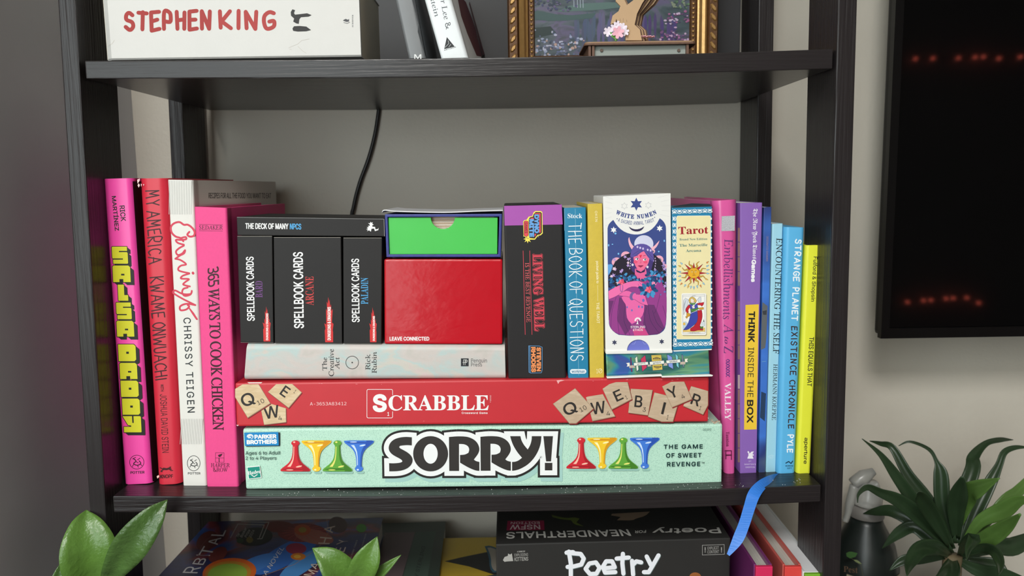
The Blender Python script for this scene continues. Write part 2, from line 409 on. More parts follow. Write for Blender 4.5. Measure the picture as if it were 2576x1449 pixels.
# ------------------------------------------------------------ the room
WALL = M('painted_wall', (205, 198, 185), .55, .03, 25, .16, 220)
WALLG = M('painted_wall_grey', (206, 208, 213), .6, .03, 25, .06, 180)
def wall(name, lo, hi, mat=WALL): return put(box(name, lo, hi, mat, None, 0), kind='structure')
XL = U(335, 300, ROOM_B).x
wall('floor', (ROOM_L - .1, ROOM_F - .1, -.05), (ROOM_R + .1, ROOM_B + .1, 0), M('floor_boards', (74, 56, 42), .45, .2, 4, .1, 40, stretch=(1, 8, 1)))
wall('ceiling', (ROOM_L - .1, ROOM_F - .1, ROOM_H), (ROOM_R + .1, ROOM_B + .1, ROOM_H + .05), M('ceiling_paint', (235, 233, 228), .8, .02))
WALLD = M('painted_wall_room', (172, 168, 161), .7, .03, 25)
wall('wall_back', (ROOM_L - .1, ROOM_B, 0), (ROOM_R + .1, ROOM_B + .1, ROOM_H))
wall('wall_left', (ROOM_L, -.035, 0), (XL, ROOM_B, ROOM_H), WALLG)
wall('wall_right', (ROOM_R, ROOM_F, 0), (ROOM_R + .1, ROOM_B, ROOM_H), WALLD)
def holed(name, axis, at, th, lo, hi, hole):
    """wall with one window opening; axis is the wall's normal"""
    (a0, a1), (h0, h1, z0, z1) = (lo, hi), hole; P = []
    for (s0, s1, t0, t1) in ((a0, h0, 0, ROOM_H), (h1, a1, 0, ROOM_H), (h0, h1, 0, z0), (h0, h1, z1, ROOM_H)):
        P.append((bxv((s0, at, t0), (s1, at + th, t1)) if axis == 'y' else bxv((at, s0, t0), (at + th, s1, t1)), BF))
    put(mk(name, *joinv(P), WALLD), kind='structure')
def window(name, axis, at, hole):
    (h0, h1, z0, z1) = hole; fw, P = .05, []
    m = (h0 + h1) / 2
    for (s0, s1, t0, t1) in ((h0, h0 + fw, z0, z1), (h1 - fw, h1, z0, z1), (h0, h1, z0, z0 + fw), (h0, h1, z1 - fw, z1), (m - .025, m + .025, z0, z1)):
        P.append((bxv((s0, at, t0), (s1, at + .04, t1)) if axis == 'y' else bxv((at, s0, t0), (at + .04, s1, t1)), BF))
    put(mk(name, *joinv(P), M('window_white', (240, 240, 238), .4)), kind='structure')
holed('wall_front', 'y', ROOM_F - .1, .1, ROOM_L, ROOM_R, (-1.85, -.35, .75, 2.45)); window('window_1', 'y', ROOM_F - .08, (-1.85, -.35, .75, 2.45))
wall('wall_side', (ROOM_L - .1, ROOM_F, 0), (ROOM_L, -.035, ROOM_H), WALLD)

cl = empty('ceiling_lamp', (-.35, -1.85, ROOM_H), 'flat white ceiling lamp panel above the shelf front', 'lamp')
box('lamp_frame', (-.67, -2.27, ROOM_H - .045), (-.03, -1.43, ROOM_H), M('window_white', (240, 240, 238), .4), cl, .004)
# ------------------------------------------------------------ the shelf unit
WH = M('dark_wood_lengthwise', (38, 34, 35), .36, .25, 1, .35, 1.0, stretch=(14, 420, 420))
WV = M('dark_wood_upright', (38, 34, 35), .3, .25, 1, .3, 1.0, spec=.32, stretch=(420, 420, 12))
shelf = empty('bookshelf', (0, .13, 0), 'tall open black-brown wooden bookshelf with sagging boards between four posts', 'bookshelf')
def lin_at(a, b, z): t = (z - a.z) / (b.z - a.z); return a.lerp(b, t)
FP = []
for o0, o1, i0, i1 in ((145, 235.6, 190, 275.5), (2157, 2114, 2108, 2070)):
    a, b = U(o0, 0, 0), U(o1, 1449, 0); c, d = U(i0, 0, 0), U(i1, 1449, 0)
    V = []
    for yy in (0, .0606):
        V += [lin_at(a, b, 1.95) + Vector((0, yy, 0)), lin_at(c, d, 1.95) + Vector((0, yy, 0)), lin_at(c, d, 0) + Vector((0, yy, 0)), lin_at(a, b, 0) + Vector((0, yy, 0))]
    mk('post', V, BF, WV, shelf, bev=.0012); FP.append((c, d, a, b))
for (xo, xi, k) in ((425, 460, 0), (1943, 1905, 1)):
    pi, po = U(xi, 300, .2), U(xo, 300, .2); s = (FP[k][1] - FP[k][0]) / (FP[k][1].z - FP[k][0].z)
    V = []
    for yy in (0, .0615):
        V += [po + s * (1.95 - po.z) + Vector((0, yy, 0)), pi + s * (1.95 - pi.z) + Vector((0, yy, 0)), pi - s * pi.z + Vector((0, yy, 0)), po - s * po.z + Vector((0, yy, 0))]
    mk('post', V, BF, WV, shelf, bev=.0012)
def board(tl, tr, bl, br, sag, y1=.2615, skew=1.15):
    n = 28; V = []; Fs = []
    for i in range(n + 1):
        u = i / n; s = sag * 4 * (u ** skew) * (1 - u ** skew)
        t = tl.lerp(tr, u); b = bl.lerp(br, u)
        V += [Vector((t.x, .0015, t.z - s)), Vector((t.x, y1, t.z - s)), Vector((t.x, y1, b.z - s)), Vector((t.x, .0015, b.z - s))]
        if i:
            k = 4 * (i - 1); Fs += [(k + j, k + (j + 1) % 4, k + 4 + (j + 1) % 4, k + 4 + j) for j in range(4)]
    Fs += [(0, 1, 2, 3), (4 * n + 3, 4 * n + 2, 4 * n + 1, 4 * n)]
    mk('shelf_board', V, Fs, WHT, shelf, bev=.0009)
WHT = M('dark_wood_board', (37, 33, 34), .27, .22, 1, .25, 1.0, spec=.35, stretch=(14, 420, 420))
up_tl, up_tr = U(210, 152, 0), U(2098, 122, 0)
lo_tl, lo_tr = U(281, 1250, 0), U(2067, 1221, 0)
board(up_tl, up_tr, U(215, 197, 0), U(2098, 172, 0), .0026)
board(lo_tl, lo_tr, U(285, 1291, 0), U(2067, 1264, 0), .0047)
d3 = Vector((0, 0, .93 - (lo_tl.z + lo_tr.z) / 2))
SH3 = .93
board(Vector((-.349, 0, SH3)), Vector((.257, 0, SH3)), Vector((-.349, 0, SH3 - .014)), Vector((.257, 0, SH3 - .014)), .001)
SHZ = lambda x: lo_tl.z + (lo_tr.z - lo_tl.z) * (x - lo_tl.x) / (lo_tr.x - lo_tl.x)
TOPZ = lambda x: up_tl.z + (up_tr.z - up_tl.z) * (x - up_tl.x) / (up_tr.x - up_tl.x) - .0018

# ------------------------------------------------------------ television on the back wall, and the console under it
BLK = M('black_plastic', (9, 9, 10), .4, .1, 80, spec=.2)
tvb = U(2216, 852, .17); tx1 = tvb.x + 1.1; tz1 = tvb.z + .63
tv = empty('television', (tvb.x + .55, .2, tvb.z), 'large black flat television hung on the wall beside the bookshelf', 'television')
box('housing', (tvb.x + .002, .1765, tvb.z + .002), (tx1 - .002, .192, tz1 - .002), BLK, tv, .004)
bw = .0085; P = []
for lo, hi in (((tvb.x, .17, tvb.z), (tvb.x + bw, .178, tz1)), ((tx1 - bw, .17, tvb.z), (tx1, .178, tz1)), ((tvb.x + bw, .17, tvb.z), (tx1 - bw, .178, tvb.z + .0105)), ((tvb.x + bw, .17, tz1 - bw), (tx1 - bw, .178, tz1))): P.append((bxv(lo, hi), BF))
mk('bezel', *joinv(P), M('bezel_black', (8, 8, 9), .3, .1, 80, spec=.25), tv)
box('screen', (tvb.x + bw - .001, .1735, tvb.z + .0095), (tx1 - bw + .001, .1775, tz1 - bw + .001), M('screen_glass', (4, 4, 5), .035, .05, 20, spec=.2), tv, 0)
box('wall_bracket', (tvb.x + .35, .191, tvb.z + .15), (tvb.x + .75, ROOM_B - .001, tvb.z + .5), BLK, tv, .002)
cons = empty('media_console', (.95, .1, 0), 'low dark media console under the television', 'console')
box('carcass', (.30, -.12, .03), (1.7, .262, .80), WH, cons, .003)
for k in range(3):
    d = box('door', (.305 + k * .464, -.135, .06), (.763 + k * .464, -.1205, .77), WH, cons, .002)
    box('handle', (.70 + k * .464, -.145, .4), (.715 + k * .464, -.135, .5), BLK, d, .002)

# ------------------------------------------------------------ cable on the wall behind the shelf
cp = spl([U(968, 60, .265), U(962, 200, .265), U(953, 277, .265), U(943, 340, .2645), U(927, 400, .264), U(905, 460, .264), U(890, 520, .264), U(884, 580, .264), U(880, 900, .264)], 6)
put(mk('power_cable', *tube(cp, .0023, 8), M('cable_rubber', (12, 12, 13), .4, .1), smooth=True), 'black power cable hanging down the wall behind the board games', 'cable')

# ------------------------------------------------------------ red string lights on the far side of the room (they glint in the television screen)
def mirrored(px, py, yw):
    h = U(px, py, .1735); d = ray(px, py).normalized(); d.y = -d.y; return h + d * ((yw - h.y) / d.y)
sl = None; GLOW = bpy.data.materials.new('red_bulb_glow'); GLOW.use_nodes = True; gb = GLOW.node_tree.nodes['Principled BSDF']
gb.inputs['Base Color'].default_value = (.6, .1, .05, 1); gb.inputs['Emission Color'].default_value = (1, .16, .1, 1); gb.inputs['Emission Strength'].default_value = 13
for pts, lab in ((((2303, 148), (2347, 147), (2411, 146), (2453, 144), (2474, 143), (2513, 147), (2567, 143)), 'upper string of small red lights on the wall across the room'),
                 (((2283, 760), (2323, 756), (2342, 755), (2380, 751), (2398, 750), (2432, 749), (2462, 762)), 'lower string of small red lights on the wall across the room')):
    W3 = [mirrored(x, y, ROOM_F + .03) for x, y in pts]; sl = empty('string_lights', base_of(W3), lab, 'lights')
    mk('wire', *tube(spl([v + Vector((0, -.012, .004)) for v in W3], 4), .0015, 6), BLK, sl)
    for v in W3: mk('bulb', *lathe([(.001, -.008), (.006, -.006), (.008, 0), (.006, .006), (.001, .008)], v, 10), GLOW, sl, smooth=True)

# dust on the front of the middle board
dv = []
for i in range(120):
    u = random.uniform(.2, .99); sg = .0047 * 4 * u ** 1.15 * (1 - u ** 1.15); x = lo_tl.x + (lo_tr.x - lo_tl.x) * u; z = lo_tl.z + (lo_tr.z - lo_tl.z) * u - sg; q = random.uniform(.00012, .00032); y = random.uniform(.003, .017)
    dv.append((bxv((x - q, y - q, z - .0001), (x + q, y + q, z + q)), BF))
put(mk('dust', *joinv(dv), M('dust_white', (205, 205, 205), .9)), 'fine white dust specks along the front of the middle board', 'dust', kind='stuff')

# ------------------------------------------------------------ left group of upright books
D1 = (40, 36, 36); WHITE = (240, 240, 238)
Q1 = [(255, 450), (332, 448), (383, 1216), (310, 1219)]
r = book('hardcover_book', 'hot pink hardcover cookbook with stacked yellow block letters, leftmost on the shelf', Q1, .028, .175, M('pink_jacket', (238, 72, 162), .32, .03, 40), rnd=.006)
p = Print(r, .028)
p.name('author_name').text('RICK', (306.8, 517), (310.5, 556.5), 13.2, D1, off=.025); p.text('MARTÍNEZ', (287.5, 493), (295.8, 580.5), 13.6, D1, off=.025, up=False)
LT = {'S': [(.03, 0), (.97, 0), (.97, .25), (.45, .25), (.45, .32), (.95, .32), (1, .37), (1, .96), (.96, 1), (.05, 1), (.05, .76), (.68, .76), (.68, .69), (.04, .69), (0, .65), (0, .05)],
      'A': [(0, .07), (.07, 0), (.9, 0), (1, .1), (1, 1), (.58, 1), (.58, .82), (.36, .82), (.36, 1), (0, 1)], 'D': [(0, 0), (.9, 0), (1, .1), (1, .9), (.9, 1), (0, 1)],
      'L': [(0, 0), (.62, 0), (.62, .65), (1, .65), (1, 1), (0, 1)], 'Y': [(0, 0), (.52, 0), (.52, .42), (.6, .42), (.6, 0), (.95, 0), (1, .05), (1, .97), (.97, 1), (.05, 1), (.05, .66), (.45, .66), (.45, .58), (.28, .55)]}
HO = {'A': (.47, .5, .66, .6), 'D': (.45, .43, .6, .56)}
SAL = [('S', 281, 620.6, 322.3, 663.4, .5), ('A', 282.8, 668, 329, 709.6, .6), ('L', 296, 716, 322.9, 756.5, .4), ('S', 291.7, 761, 331.7, 803, .5), ('A', 292.8, 807, 338, 846.8, .5),
       ('D', 296.8, 866.5, 342.7, 908.7, .5), ('A', 300.4, 912.9, 346, 953.5, .5), ('D', 303, 957.6, 349.3, 998.5, .5), ('D', 306.7, 1002.7, 352.9, 1043.3, .5), ('Y', 308, 1046.9, 356.2, 1087.5, .5)]
p.name('title_lettering')
LP = lambda c, x0, y0, x1, y1, pts: [(x0 + u * (x1 - x0) + v * 2.0, y0 + v * (y1 - y0)) for u, v in pts]
p.lay += 1
for c, x0, y0, x1, y1, k in SAL:
    P = LP(c, x0, y0, x1 - 2, y1, LT[c])
    for k in range(6): p.poly([(x + k * 1.8, y + k * 1.5) for x, y in P], (34, 34, 30), up=False)
    p.line(P, 3.2, (34, 34, 30), True, up=False)
p.lay += 1
for c, x0, y0, x1, y1, k in SAL: p.poly(LP(c, x0, y0, x1 - 2, y1, LT[c]), (208, 203, 42), up=False)
p.lay += 1
for c, x0, y0, x1, y1, k in SAL:
    if c in HO:
        a, b, d, e = HO[c]; p.poly(LP(c, x0, y0, x1 - 2, y1, [(a, b), (d, b), (d, e), (a, e)]), (34, 34, 30), up=False)
p.name('publisher_mark')
A_, n_ = side_plane(Q1, .028); p_ = Print(r, pt=A_, n=n_, eps=2e-6).name('dark_board'); p_.poly([(333.5, 456), (362, 456), (412, 1211), (384, 1211)], (30, 40, 48)); p_.done()
def dragon_mark(p, cx, cy, rx, ry, col):
    p.line(ell(cx, cy, rx, ry), 1.3, col, True)
    s = rx / 18
    p.line(spl2([(cx - 9 * s, cy - 9 * s), (cx - 2 * s, cy - 3 * s), (cx - 8 * s, cy + 4 * s), (cx + 2 * s, cy + 8 * s), (cx + 10 * s, cy + 3 * s), (cx + 6 * s, cy - 3 * s)], 5), 2.4 * s, col, up=False)
    for a in ((-10, -8, -3, -12), (2, -6, 8, -10), (-8, 6, -11, 11), (2, 9, 4, 13), (-3, -2, 4, 2), (9, 5, 13, 9)): p.line([(cx + a[0] * s, cy + a[1] * s), (cx + a[2] * s, cy + a[3] * s)], 1.6 * s, col, up=False)
dragon_mark(p, 344, 1162.5, 18, 17.5, (70, 22, 50)); p.tbox('POTTER', 328, 1185.5, 363.4, 1192.3, D1, off=.03, dy=-1)
p.done()

Q2 = [(346, 449), (421, 448), (457, 1217), (393, 1220)]
r = book('hardcover_book', 'red hardcover book with thin handwritten black capitals and a scuffed white top corner', Q2, .027, .16, M('red_jacket', (206, 42, 62), .42, .04, 40), rnd=.008)
p = Print(r, .027).name('title_lettering'); RD = (60, 22, 26)
p.hand('MY AMERICA', (383.5, 479), (390.5, 662), 33, 3.0, RD, gap=.3, slant=-.12); p.hand('KWAME ONWUACHI', (393.5, 697), (405.5, 955), 33, 3.0, RD, gap=.24, slant=-.08, h1=28)
p.name('author_name').text('WITH', (407.5, 966.7), (408.3, 984.7), 7.6, RD, off=.02); p.text('JOSHUA DAVID STEIN', (410.5, 991.6), (416.5, 1138.8), 17, RD, off=.0, up=False)
p.name('publisher_mark').tbox('KNOPF', 403, 1194, 435, 1203.8, RD, off=.03, dy=-1)
k = K(270, 830, 3.62)
p.line([k(*a) for a in [(485, 1285), (505, 1275), (512, 1265), (540, 1268), (562, 1262), (585, 1270)]], [1.5, 3, 6, 5, 5, 2], RD, up=False)
for a in ([(480, 1255), (505, 1268)], [(505, 1272), (488, 1290), (500, 1290)], [(562, 1268), (580, 1282), (595, 1280)], [(570, 1262), (578, 1248), (565, 1250)]): p.line([k(*c) for c in a], 2, RD, up=False)
p.name('wear')
for q in ([(346, 466), (349, 461), (352, 466), (349, 472)], [(354, 462), (357, 464), (355, 470)], [(360, 463), (363, 464), (361, 468)], [(345, 452), (352, 449), (351, 455), (346, 462)]): p.poly(q, (235, 200, 198), up=False)
for q in ([(394, 1198), (399, 1195), (401, 1199), (396, 1204)],): p.poly(q, (235, 190, 180), up=False)
p.done()

Q3 = [(421, 452), (485, 453), (520, 1224), (460, 1223)]
CR = M('white_cover', (222, 220, 214), .55, .02, 60)
r = book('hardcover_book', 'white hardcover cookbook with looping red script and grey hatched bands', Q3, .026, .215, CR, rnd=.002, sk=.03)
p = Print(r, .026).name('title_lettering'); k = K(410, 430, 3.62); CRED = (205, 62, 84)
for st, wd in (([(240, 555), (222, 580), (245, 598), (280, 590), (288, 555), (262, 515), (225, 490), (190, 490), (150, 466), (100, 478), (72, 512), (80, 562), (115, 597), (160, 612), (185, 640)], 5),
               ([(160, 612), (205, 602), (210, 622), (165, 628), (118, 628), (135, 655), (190, 672)], 4.6), ([(190, 680), (145, 705), (118, 735), (135, 765), (175, 752), (200, 722), (192, 750), (155, 770), (112, 800)], 4.6),
               ([(112, 800), (160, 812), (210, 850), (165, 862), (140, 885), (150, 910), (240, 932)], 4.4), ([(272, 928), (275, 933)], 6.5), ([(240, 935), (180, 955), (165, 980), (235, 985), (205, 1010), (185, 1035), (245, 1052)], 4.4),
               ([(225, 1062), (185, 1075), (175, 1110), (200, 1138), (250, 1125), (262, 1092), (250, 1120), (180, 1120), (110, 1088), (92, 1108), (120, 1130), (180, 1165), (250, 1200), (295, 1222)], 4.4),
               ([(295, 1222), (215, 1210), (158, 1232), (160, 1268), (210, 1262), (238, 1235), (225, 1222)], 4.6), ([(232, 1240), (275, 1300), (308, 1350)], [3, 5.5, 4.5])):
    q = spl2([k(*a) for a in st], 6) if len(st) > 3 else [k(*a) for a in st]
    p.line(q, wd, CRED, up=False)
p.name('author_name').text('CHRISSY TEIGEN', (470.3, 799), (481, 1038), 19, (48, 52, 54), off=.012, sp=1.2)
p.name('hatching'); p.lay += 1
for (xa, xb, ya, yb, dx) in ((424, 484, 455, 539, 5), (455, 512, 1054, 1117, 7)):
    n = 14; p.name('hatching', True)
    for i in range(n):
        x = xa + (xb - xa) * (i + .5) / n; p.line([(x, ya), (x - dx + (yb - ya) * .045, yb)], 1.2, (178, 178, 174), up=False)
p.name('publisher_mark'); dragon_mark(p, 487.2, 1165.4, 16, 19, (60, 60, 60)); p.tbox('POTTER', 472.6, 1188, 504, 1193.6, D1, off=.02)
p.done()
pt, n = side_plane(Q3, .026, True, .03); p = Print(r, pt=pt, n=n, eps=2e-6).name('side_lettering')
p.textq('RECIPES FOR ALL THE FOOD YOU WANT TO EAT', [(525, 485), (682, 485.5), (682, 499), (525, 499)], (70, 66, 66), off=.01); p.done()

Q4 = [(488, 520), (570, 523), (600, 1225), (520, 1225)]
r = book('hardcover_book', 'pink cloth cookbook with black serif capitals down its spine, beside the games', Q4, .024, .165, M('pink_cloth', (232, 70, 138), .6, .05, 500, .12, 2500), rnd=.002, sk=.015)
p = Print(r, .024).name('author_name'); BK = (62, 20, 38)
p.tbox('SEDAKER', 501, 566.7, 560.6, 577.8, BK, 'serif', -.016); p.line([(501, 564.5), (560.5, 565.2)], .8, BK, up=False); p.line([(501, 580.5), (560.5, 581.2)], .8, BK, up=False)
p.name('title_lettering').text('365 WAYS TO COOK CHICKEN', (535.8, 670), (549.7, 1083), 29, (58, 18, 32), 'light', .016, .92)
p.name('publisher_mark').line([(542, 1139), (563.5, 1139), (563.5, 1163), (542, 1163)], .9, BK, True); p.line([(542, 1152), (563.5, 1152)], .9, BK, up=False)
p.poly([(550, 1149), (548, 1145), (553, 1143), (560, 1141), (557, 1147), (553, 1150)], BK, up=False); p.line([(551, 1153), (551.5, 1162)], 2, BK, up=False)
p.tbox('HARPER', 530.6, 1165, 578, 1175.3, BK, 'serif', -.018); p.tbox('&ROW', 536, 1176.7, 573, 1187, BK, 'serif', -.018, up=False); p.done()
# crumbs of paper on the board in front of it
V = [];
for i in range(26):
    x = random.uniform(525, 600); c = Uz(x, random.uniform(1226, 1234), SHZ(-.2) - .0035) if i < 20 else Uz(random.uniform(520, 560), random.uniform(1232, 1240), SHZ(-.2) - .0035)
    s = random.uniform(.0003, .0011); V.append((bxv(c - Vector((s, s * .6, -.0000)), c + Vector((s, s * .6, s * .7))), BF))
put(mk('paper_crumbs', *joinv(V), M('crumb_paper', (215, 190, 190), .8)), 'tiny torn paper crumbs on the shelf board below the pink cloth book', 'crumbs', kind='stuff')

# ------------------------------------------------------------ board games lying at the bottom of the stack
MINT = M('mint_card', (186, 224, 204), .5, .05, 30)
nt = MINT.node_tree; b = nt.nodes['Principled BSDF']; tc = [n for n in nt.nodes if n.type == 'TEX_COORD'][0]
# short dark dashes printed all over the mint card: two sets of stretched cells
prev = [n for n in nt.nodes if n.type == 'MIX'][0].outputs['Result']
for rot, sc in ((.6, (620, 1, 1800)), (-.7, (620, 1, 1800)), (1.3, (620, 1, 1800))):
    mp = nt.nodes.new('ShaderNodeMapping'); mp.inputs['Rotation'].default_value = (0, rot, 0); mp2 = nt.nodes.new('ShaderNodeMapping'); mp2.inputs['Scale'].default_value = sc
    vo = nt.nodes.new('ShaderNodeTexVoronoi'); vo.inputs['Scale'].default_value = 1; lt = nt.nodes.new('ShaderNodeMath'); lt.operation = 'LESS_THAN'; lt.inputs[1].default_value = .22
    mx = nt.nodes.new('ShaderNodeMix'); mx.data_type = 'RGBA'; mx.inputs['B'].default_value = (*lin((140, 188, 170)), 1)
    nt.links.new(tc.outputs['Object'], mp.inputs[0]); nt.links.new(mp.outputs[0], mp2.inputs[0]); nt.links.new(mp2.outputs[0], vo.inputs['Vector']); nt.links.new(vo.outputs['Distance'], lt.inputs[0])
    nt.links.new(lt.outputs[0], mx.inputs['Factor']); nt.links.new(prev, mx.inputs['A']); prev = mx.outputs['Result']
nt.links.new(prev, b.inputs['Base Color'])
Q5 = [(610, 1079), (1818, 1066), (1816, 1218), (618, 1231)]
r = carton('board_game_box', 'long mint green board game box with four coloured pawns each side, bottom of the stack', Q5, .018, .2, MINT, 'game box', 'stacked board games', bev=.002)
p = Print(r, .018).name('title_lettering'); a = K(560, 940, 3.788); bb = K(1200, 940, 3.788); c1 = K(940, 1060, 9.058)
S_ = smooth2([(868, 363), (740, 352), (600, 365), (470, 405), (380, 480), (338, 580), (350, 670), (410, 745), (500, 800), (590, 845), (640, 880), (655, 910), (630, 935), (560, 950), (450, 957), (352, 953), (355, 1138), (500, 1138), (650, 1120), (780, 1065), (860, 985), (890, 900), (880, 830), (840, 765), (760, 700), (660, 645), (600, 615), (578, 585), (600, 557), (680, 545), (780, 540), (868, 548)])
O_ = ell(1297, 738, 398, 402, 40)
R_ = smooth2([(1715, 357), (1850, 343), (1990, 340), (2150, 352), (2284, 410), (2374, 500), (2417, 630), (2384, 740), (2282, 870), (2324, 905), (2409, 925), (2409, 1128), (2375, 1128), (2310, 1116), (2174, 1060), (2050, 990), (1968, 940), (1968, 765), (2080, 760), (2160, 715), (2183, 640), (2150, 560), (2060, 518), (1945, 515), (1945, 1130), (1722, 1130)])
R2 = [(x + 717, y - 5) for x, y in R_]
Y_ = smooth2([(x + 2174, y) for x, y in [(935, 337), (1170, 337), (1190, 430), (1250, 540), (1337, 640), (1395, 540), (1425, 430), (1430, 337), (1648, 337), (1640, 480), (1590, 650), (1490, 830), (1350, 980), (1180, 1080), (1070, 1116), (1010, 1125), (980, 1125), (980, 925), (1060, 920), (1140, 885), (1205, 828), (1110, 720), (1010, 560), (960, 430)]])
E1 = [(x + 2174, y) for x, y in [(1692, 337), (1912, 337), (1868, 913), (1755, 913)]]; E2 = [(x + 2174, y) for x, y in [(1727, 945), (1898, 945), (1898, 1117), (1727, 1117)]]
LETS = [S_, O_, R_, R2, Y_, E1, E2]
for wd, col, dx, dy in ((330, (164, 205, 197), 70, 85), (322, (40, 38, 37), 0, 0), (222, (238, 240, 240), 0, 0)):
    p.lay += 1
    for L in LETS:
        q = [c1(x + dx, y + dy) for x, y in L]; p.poly(q, col, up=False); p.line(q, wd / 9.058, col, True, up=False, miter=True)
    p.poly([c1(x + dx, y + dy) for x, y in ((1900, 500), (2250, 500), (2250, 800), (1900, 1000))], col, up=False); p.poly([c1(x + dx, y + dy) for x, y in ((2650, 500), (2950, 500), (2950, 800), (2650, 1000))], col, up=False)
    p.poly([c1(x + dx, y + dy) for x, y in ((3080, 500), (3330, 640), (3330, 860), (3080, 930))], col, up=False)
    p.poly([c1(x + dx, y + dy) for x, y in ((3900, 350), (4000, 350), (4050, 1000), (3900, 1000))], col, up=False)
p.lay += 1
for L in LETS: p.poly([c1(*q) for q in L], (52, 49, 47), up=False)
p.poly([c1(*q) for q in ell(1297, 738, 162, 227, 32)], (238, 240, 240))
p.lay += 1; p.line([c1(*q) for q in ell(2174 + 1640, 815, 22, 22, 14)], .5, (90, 90, 90), True, up=False); p.tbox('R', *c1(2174 + 1630, 803), *c1(2174 + 1651, 827), (90, 90, 90), up=False)
def pawn(cx, top, bot, colr, flip):
    """printed pawn: ball on a flaring skirt, with the printed sheen"""
    H = bot - top; d, m, l = colr; f = (lambda y: bot - (y - top)) if flip else (lambda y: y)
    hw = [(.0, 3), (.02, 7), (.07, 10.5), (.12, 10), (.15, 7), (.2, 6.4), (.45, 7.5), (.62, 11), (.74, 18), (.85, 29), (.92, 36), (.97, 38), (1., 35)]
    L = [(cx - wv, f(top + t * H)) for t, wv in hw]; R = [(cx + wv, f(top + t * H)) for t, wv in hw[::-1]]
    P = smooth2(L + R, 1, 2); p.poly(P, m, up=True)
    p.poly([(cx + wv * .95, f(top + t * H)) for t, wv in hw[4:]] + [(cx + wv * .5, f(top + t * H)) for t, wv in hw[4:][::-1]], d)
    p.poly(ell(cx, f(top + .93 * H), 33, 2.6, 20), d, up=False)
    p.poly([(cx - wv * .7, f(top + t * H)) for t, wv in hw[5:10]] + [(cx - wv * .42, f(top + t * H)) for t, wv in hw[5:10][::-1]], l)
    p.poly(ell(cx - 3, f(top + .055 * H), 3, 2.2, 10), l, up=False); p.poly(ell(cx + 9, f(top + .84 * H), 8, 2, 12, -.2), l, up=False); p.poly(ell(cx - 14, f(top + .95 * H), 9, 1.3, 12), l, up=False)
PC = (((170, 28, 40), (205, 40, 52), (246, 190, 170)), ((214, 150, 28), (240, 198, 48), (252, 240, 180)), ((66, 125, 38), (98, 165, 60), (232, 226, 120)), ((44, 84, 176), (66, 122, 214), (205, 225, 250)))
p.name('pawn_print')
for x0, dy in ((743, 0), (1462, -7)):
    for k, dx in enumerate((0, 53, 106, 160)):
        p.name('pawn_print', True); t, bt = 1108 + dy, 1186 + dy; p.lay = 2; p.poly([(x0 + dx - 33 if k % 2 == 0 else x0 + dx - 8, bt + 1), (x0 + dx + 40 if k % 2 == 0 else x0 + dx + 13, bt + 1), (x0 + dx + 38 if k % 2 == 0 else x0 + dx + 12, bt + 5), (x0 + dx - 28 if k % 2 == 0 else x0 + dx - 4, bt + 5)], (152, 196, 184), up=False)
        pawn(x0 + dx, t, bt, PC[k], k % 2 == 1)
p.name('maker_mark'); p.lay = 1
DB = (20, 40, 58)
p.polyg(a, [(212, 568), (545, 560), (545, 690), (225, 695)], DB); p.polyg(a, [(205, 562), (530, 556), (535, 684), (213, 688)], (30, 134, 196))
p.textq('PARKER', [a(302, 582), a(512, 576), a(514, 617), a(304, 622)], WHITE, off=.06); p.textq('BROTHERS', [a(228, 632), a(516, 624), a(518, 668), a(230, 674)], WHITE, off=.06, up=False)
for q in range(4): p.line([a(262 + (9 + 7 * q) * math.cos(t * .45 + q), 600 + (6 + 5.5 * q) * math.sin(t * .45 + q)) for t in range(11)], 1.3, WHITE, up=False)
p.textq('Ages 6 to Adult', [a(217, 740), a(551, 736), a(551, 780), a(217, 783)], (38, 70, 66), off=.005); p.textq('2 to 4 Players', [a(218, 790), a(512, 788), a(512, 828), a(218, 830)], (38, 70, 66), off=.005, up=False)
p.polyg(a, [(230, 888), (355, 876), (372, 992), (246, 1006)], WHITE); p.polyg(a, [(236, 895), (352, 884), (364, 988), (252, 1000)], (24, 140, 124))
p.textq('Hasbro', [a(236, 930), a(358, 912), a(362, 948), a(240, 966)], WHITE, 'ital', .01); p.line([a(275, 965), a(300, 982), a(330, 962)], 1.8, WHITE, up=False)
p.name('side_lettering'); TG = (22, 52, 54)
for t, x0, x1, y0, y1 in (('THE GAME', 1778, 2152, 676, 718), ('OF SWEET', 1800, 2140, 758, 802), ('REVENGE', 1810, 2128, 842, 886)): p.tbox(t, *bb(x0, y0), *bb(x1, y1), TG, off=.03, sp=1.15, dy=-1)
p.tbox('™', *bb(2138, 842), *bb(2168, 856), TG); p.tbox('00390', *bb(2152, 522), *bb(2232, 544), (70, 110, 96)); p.done()
# torn card corner on top of its lid
cV = []
for i in range(14):
    c = Uz(random.uniform(1788, 1816), 1062, U(1816, 1066, .018).z) ; s = random.uniform(.0004, .001); c.y = random.uniform(.019, .03)
    cV.append((bxv(c - Vector((s, s, 0)), c + Vector((s, s, s * .8))), BF))
mk('torn_corner', *joinv(cV), M('torn_card', (190, 172, 150), .8), r, kind='stuff')

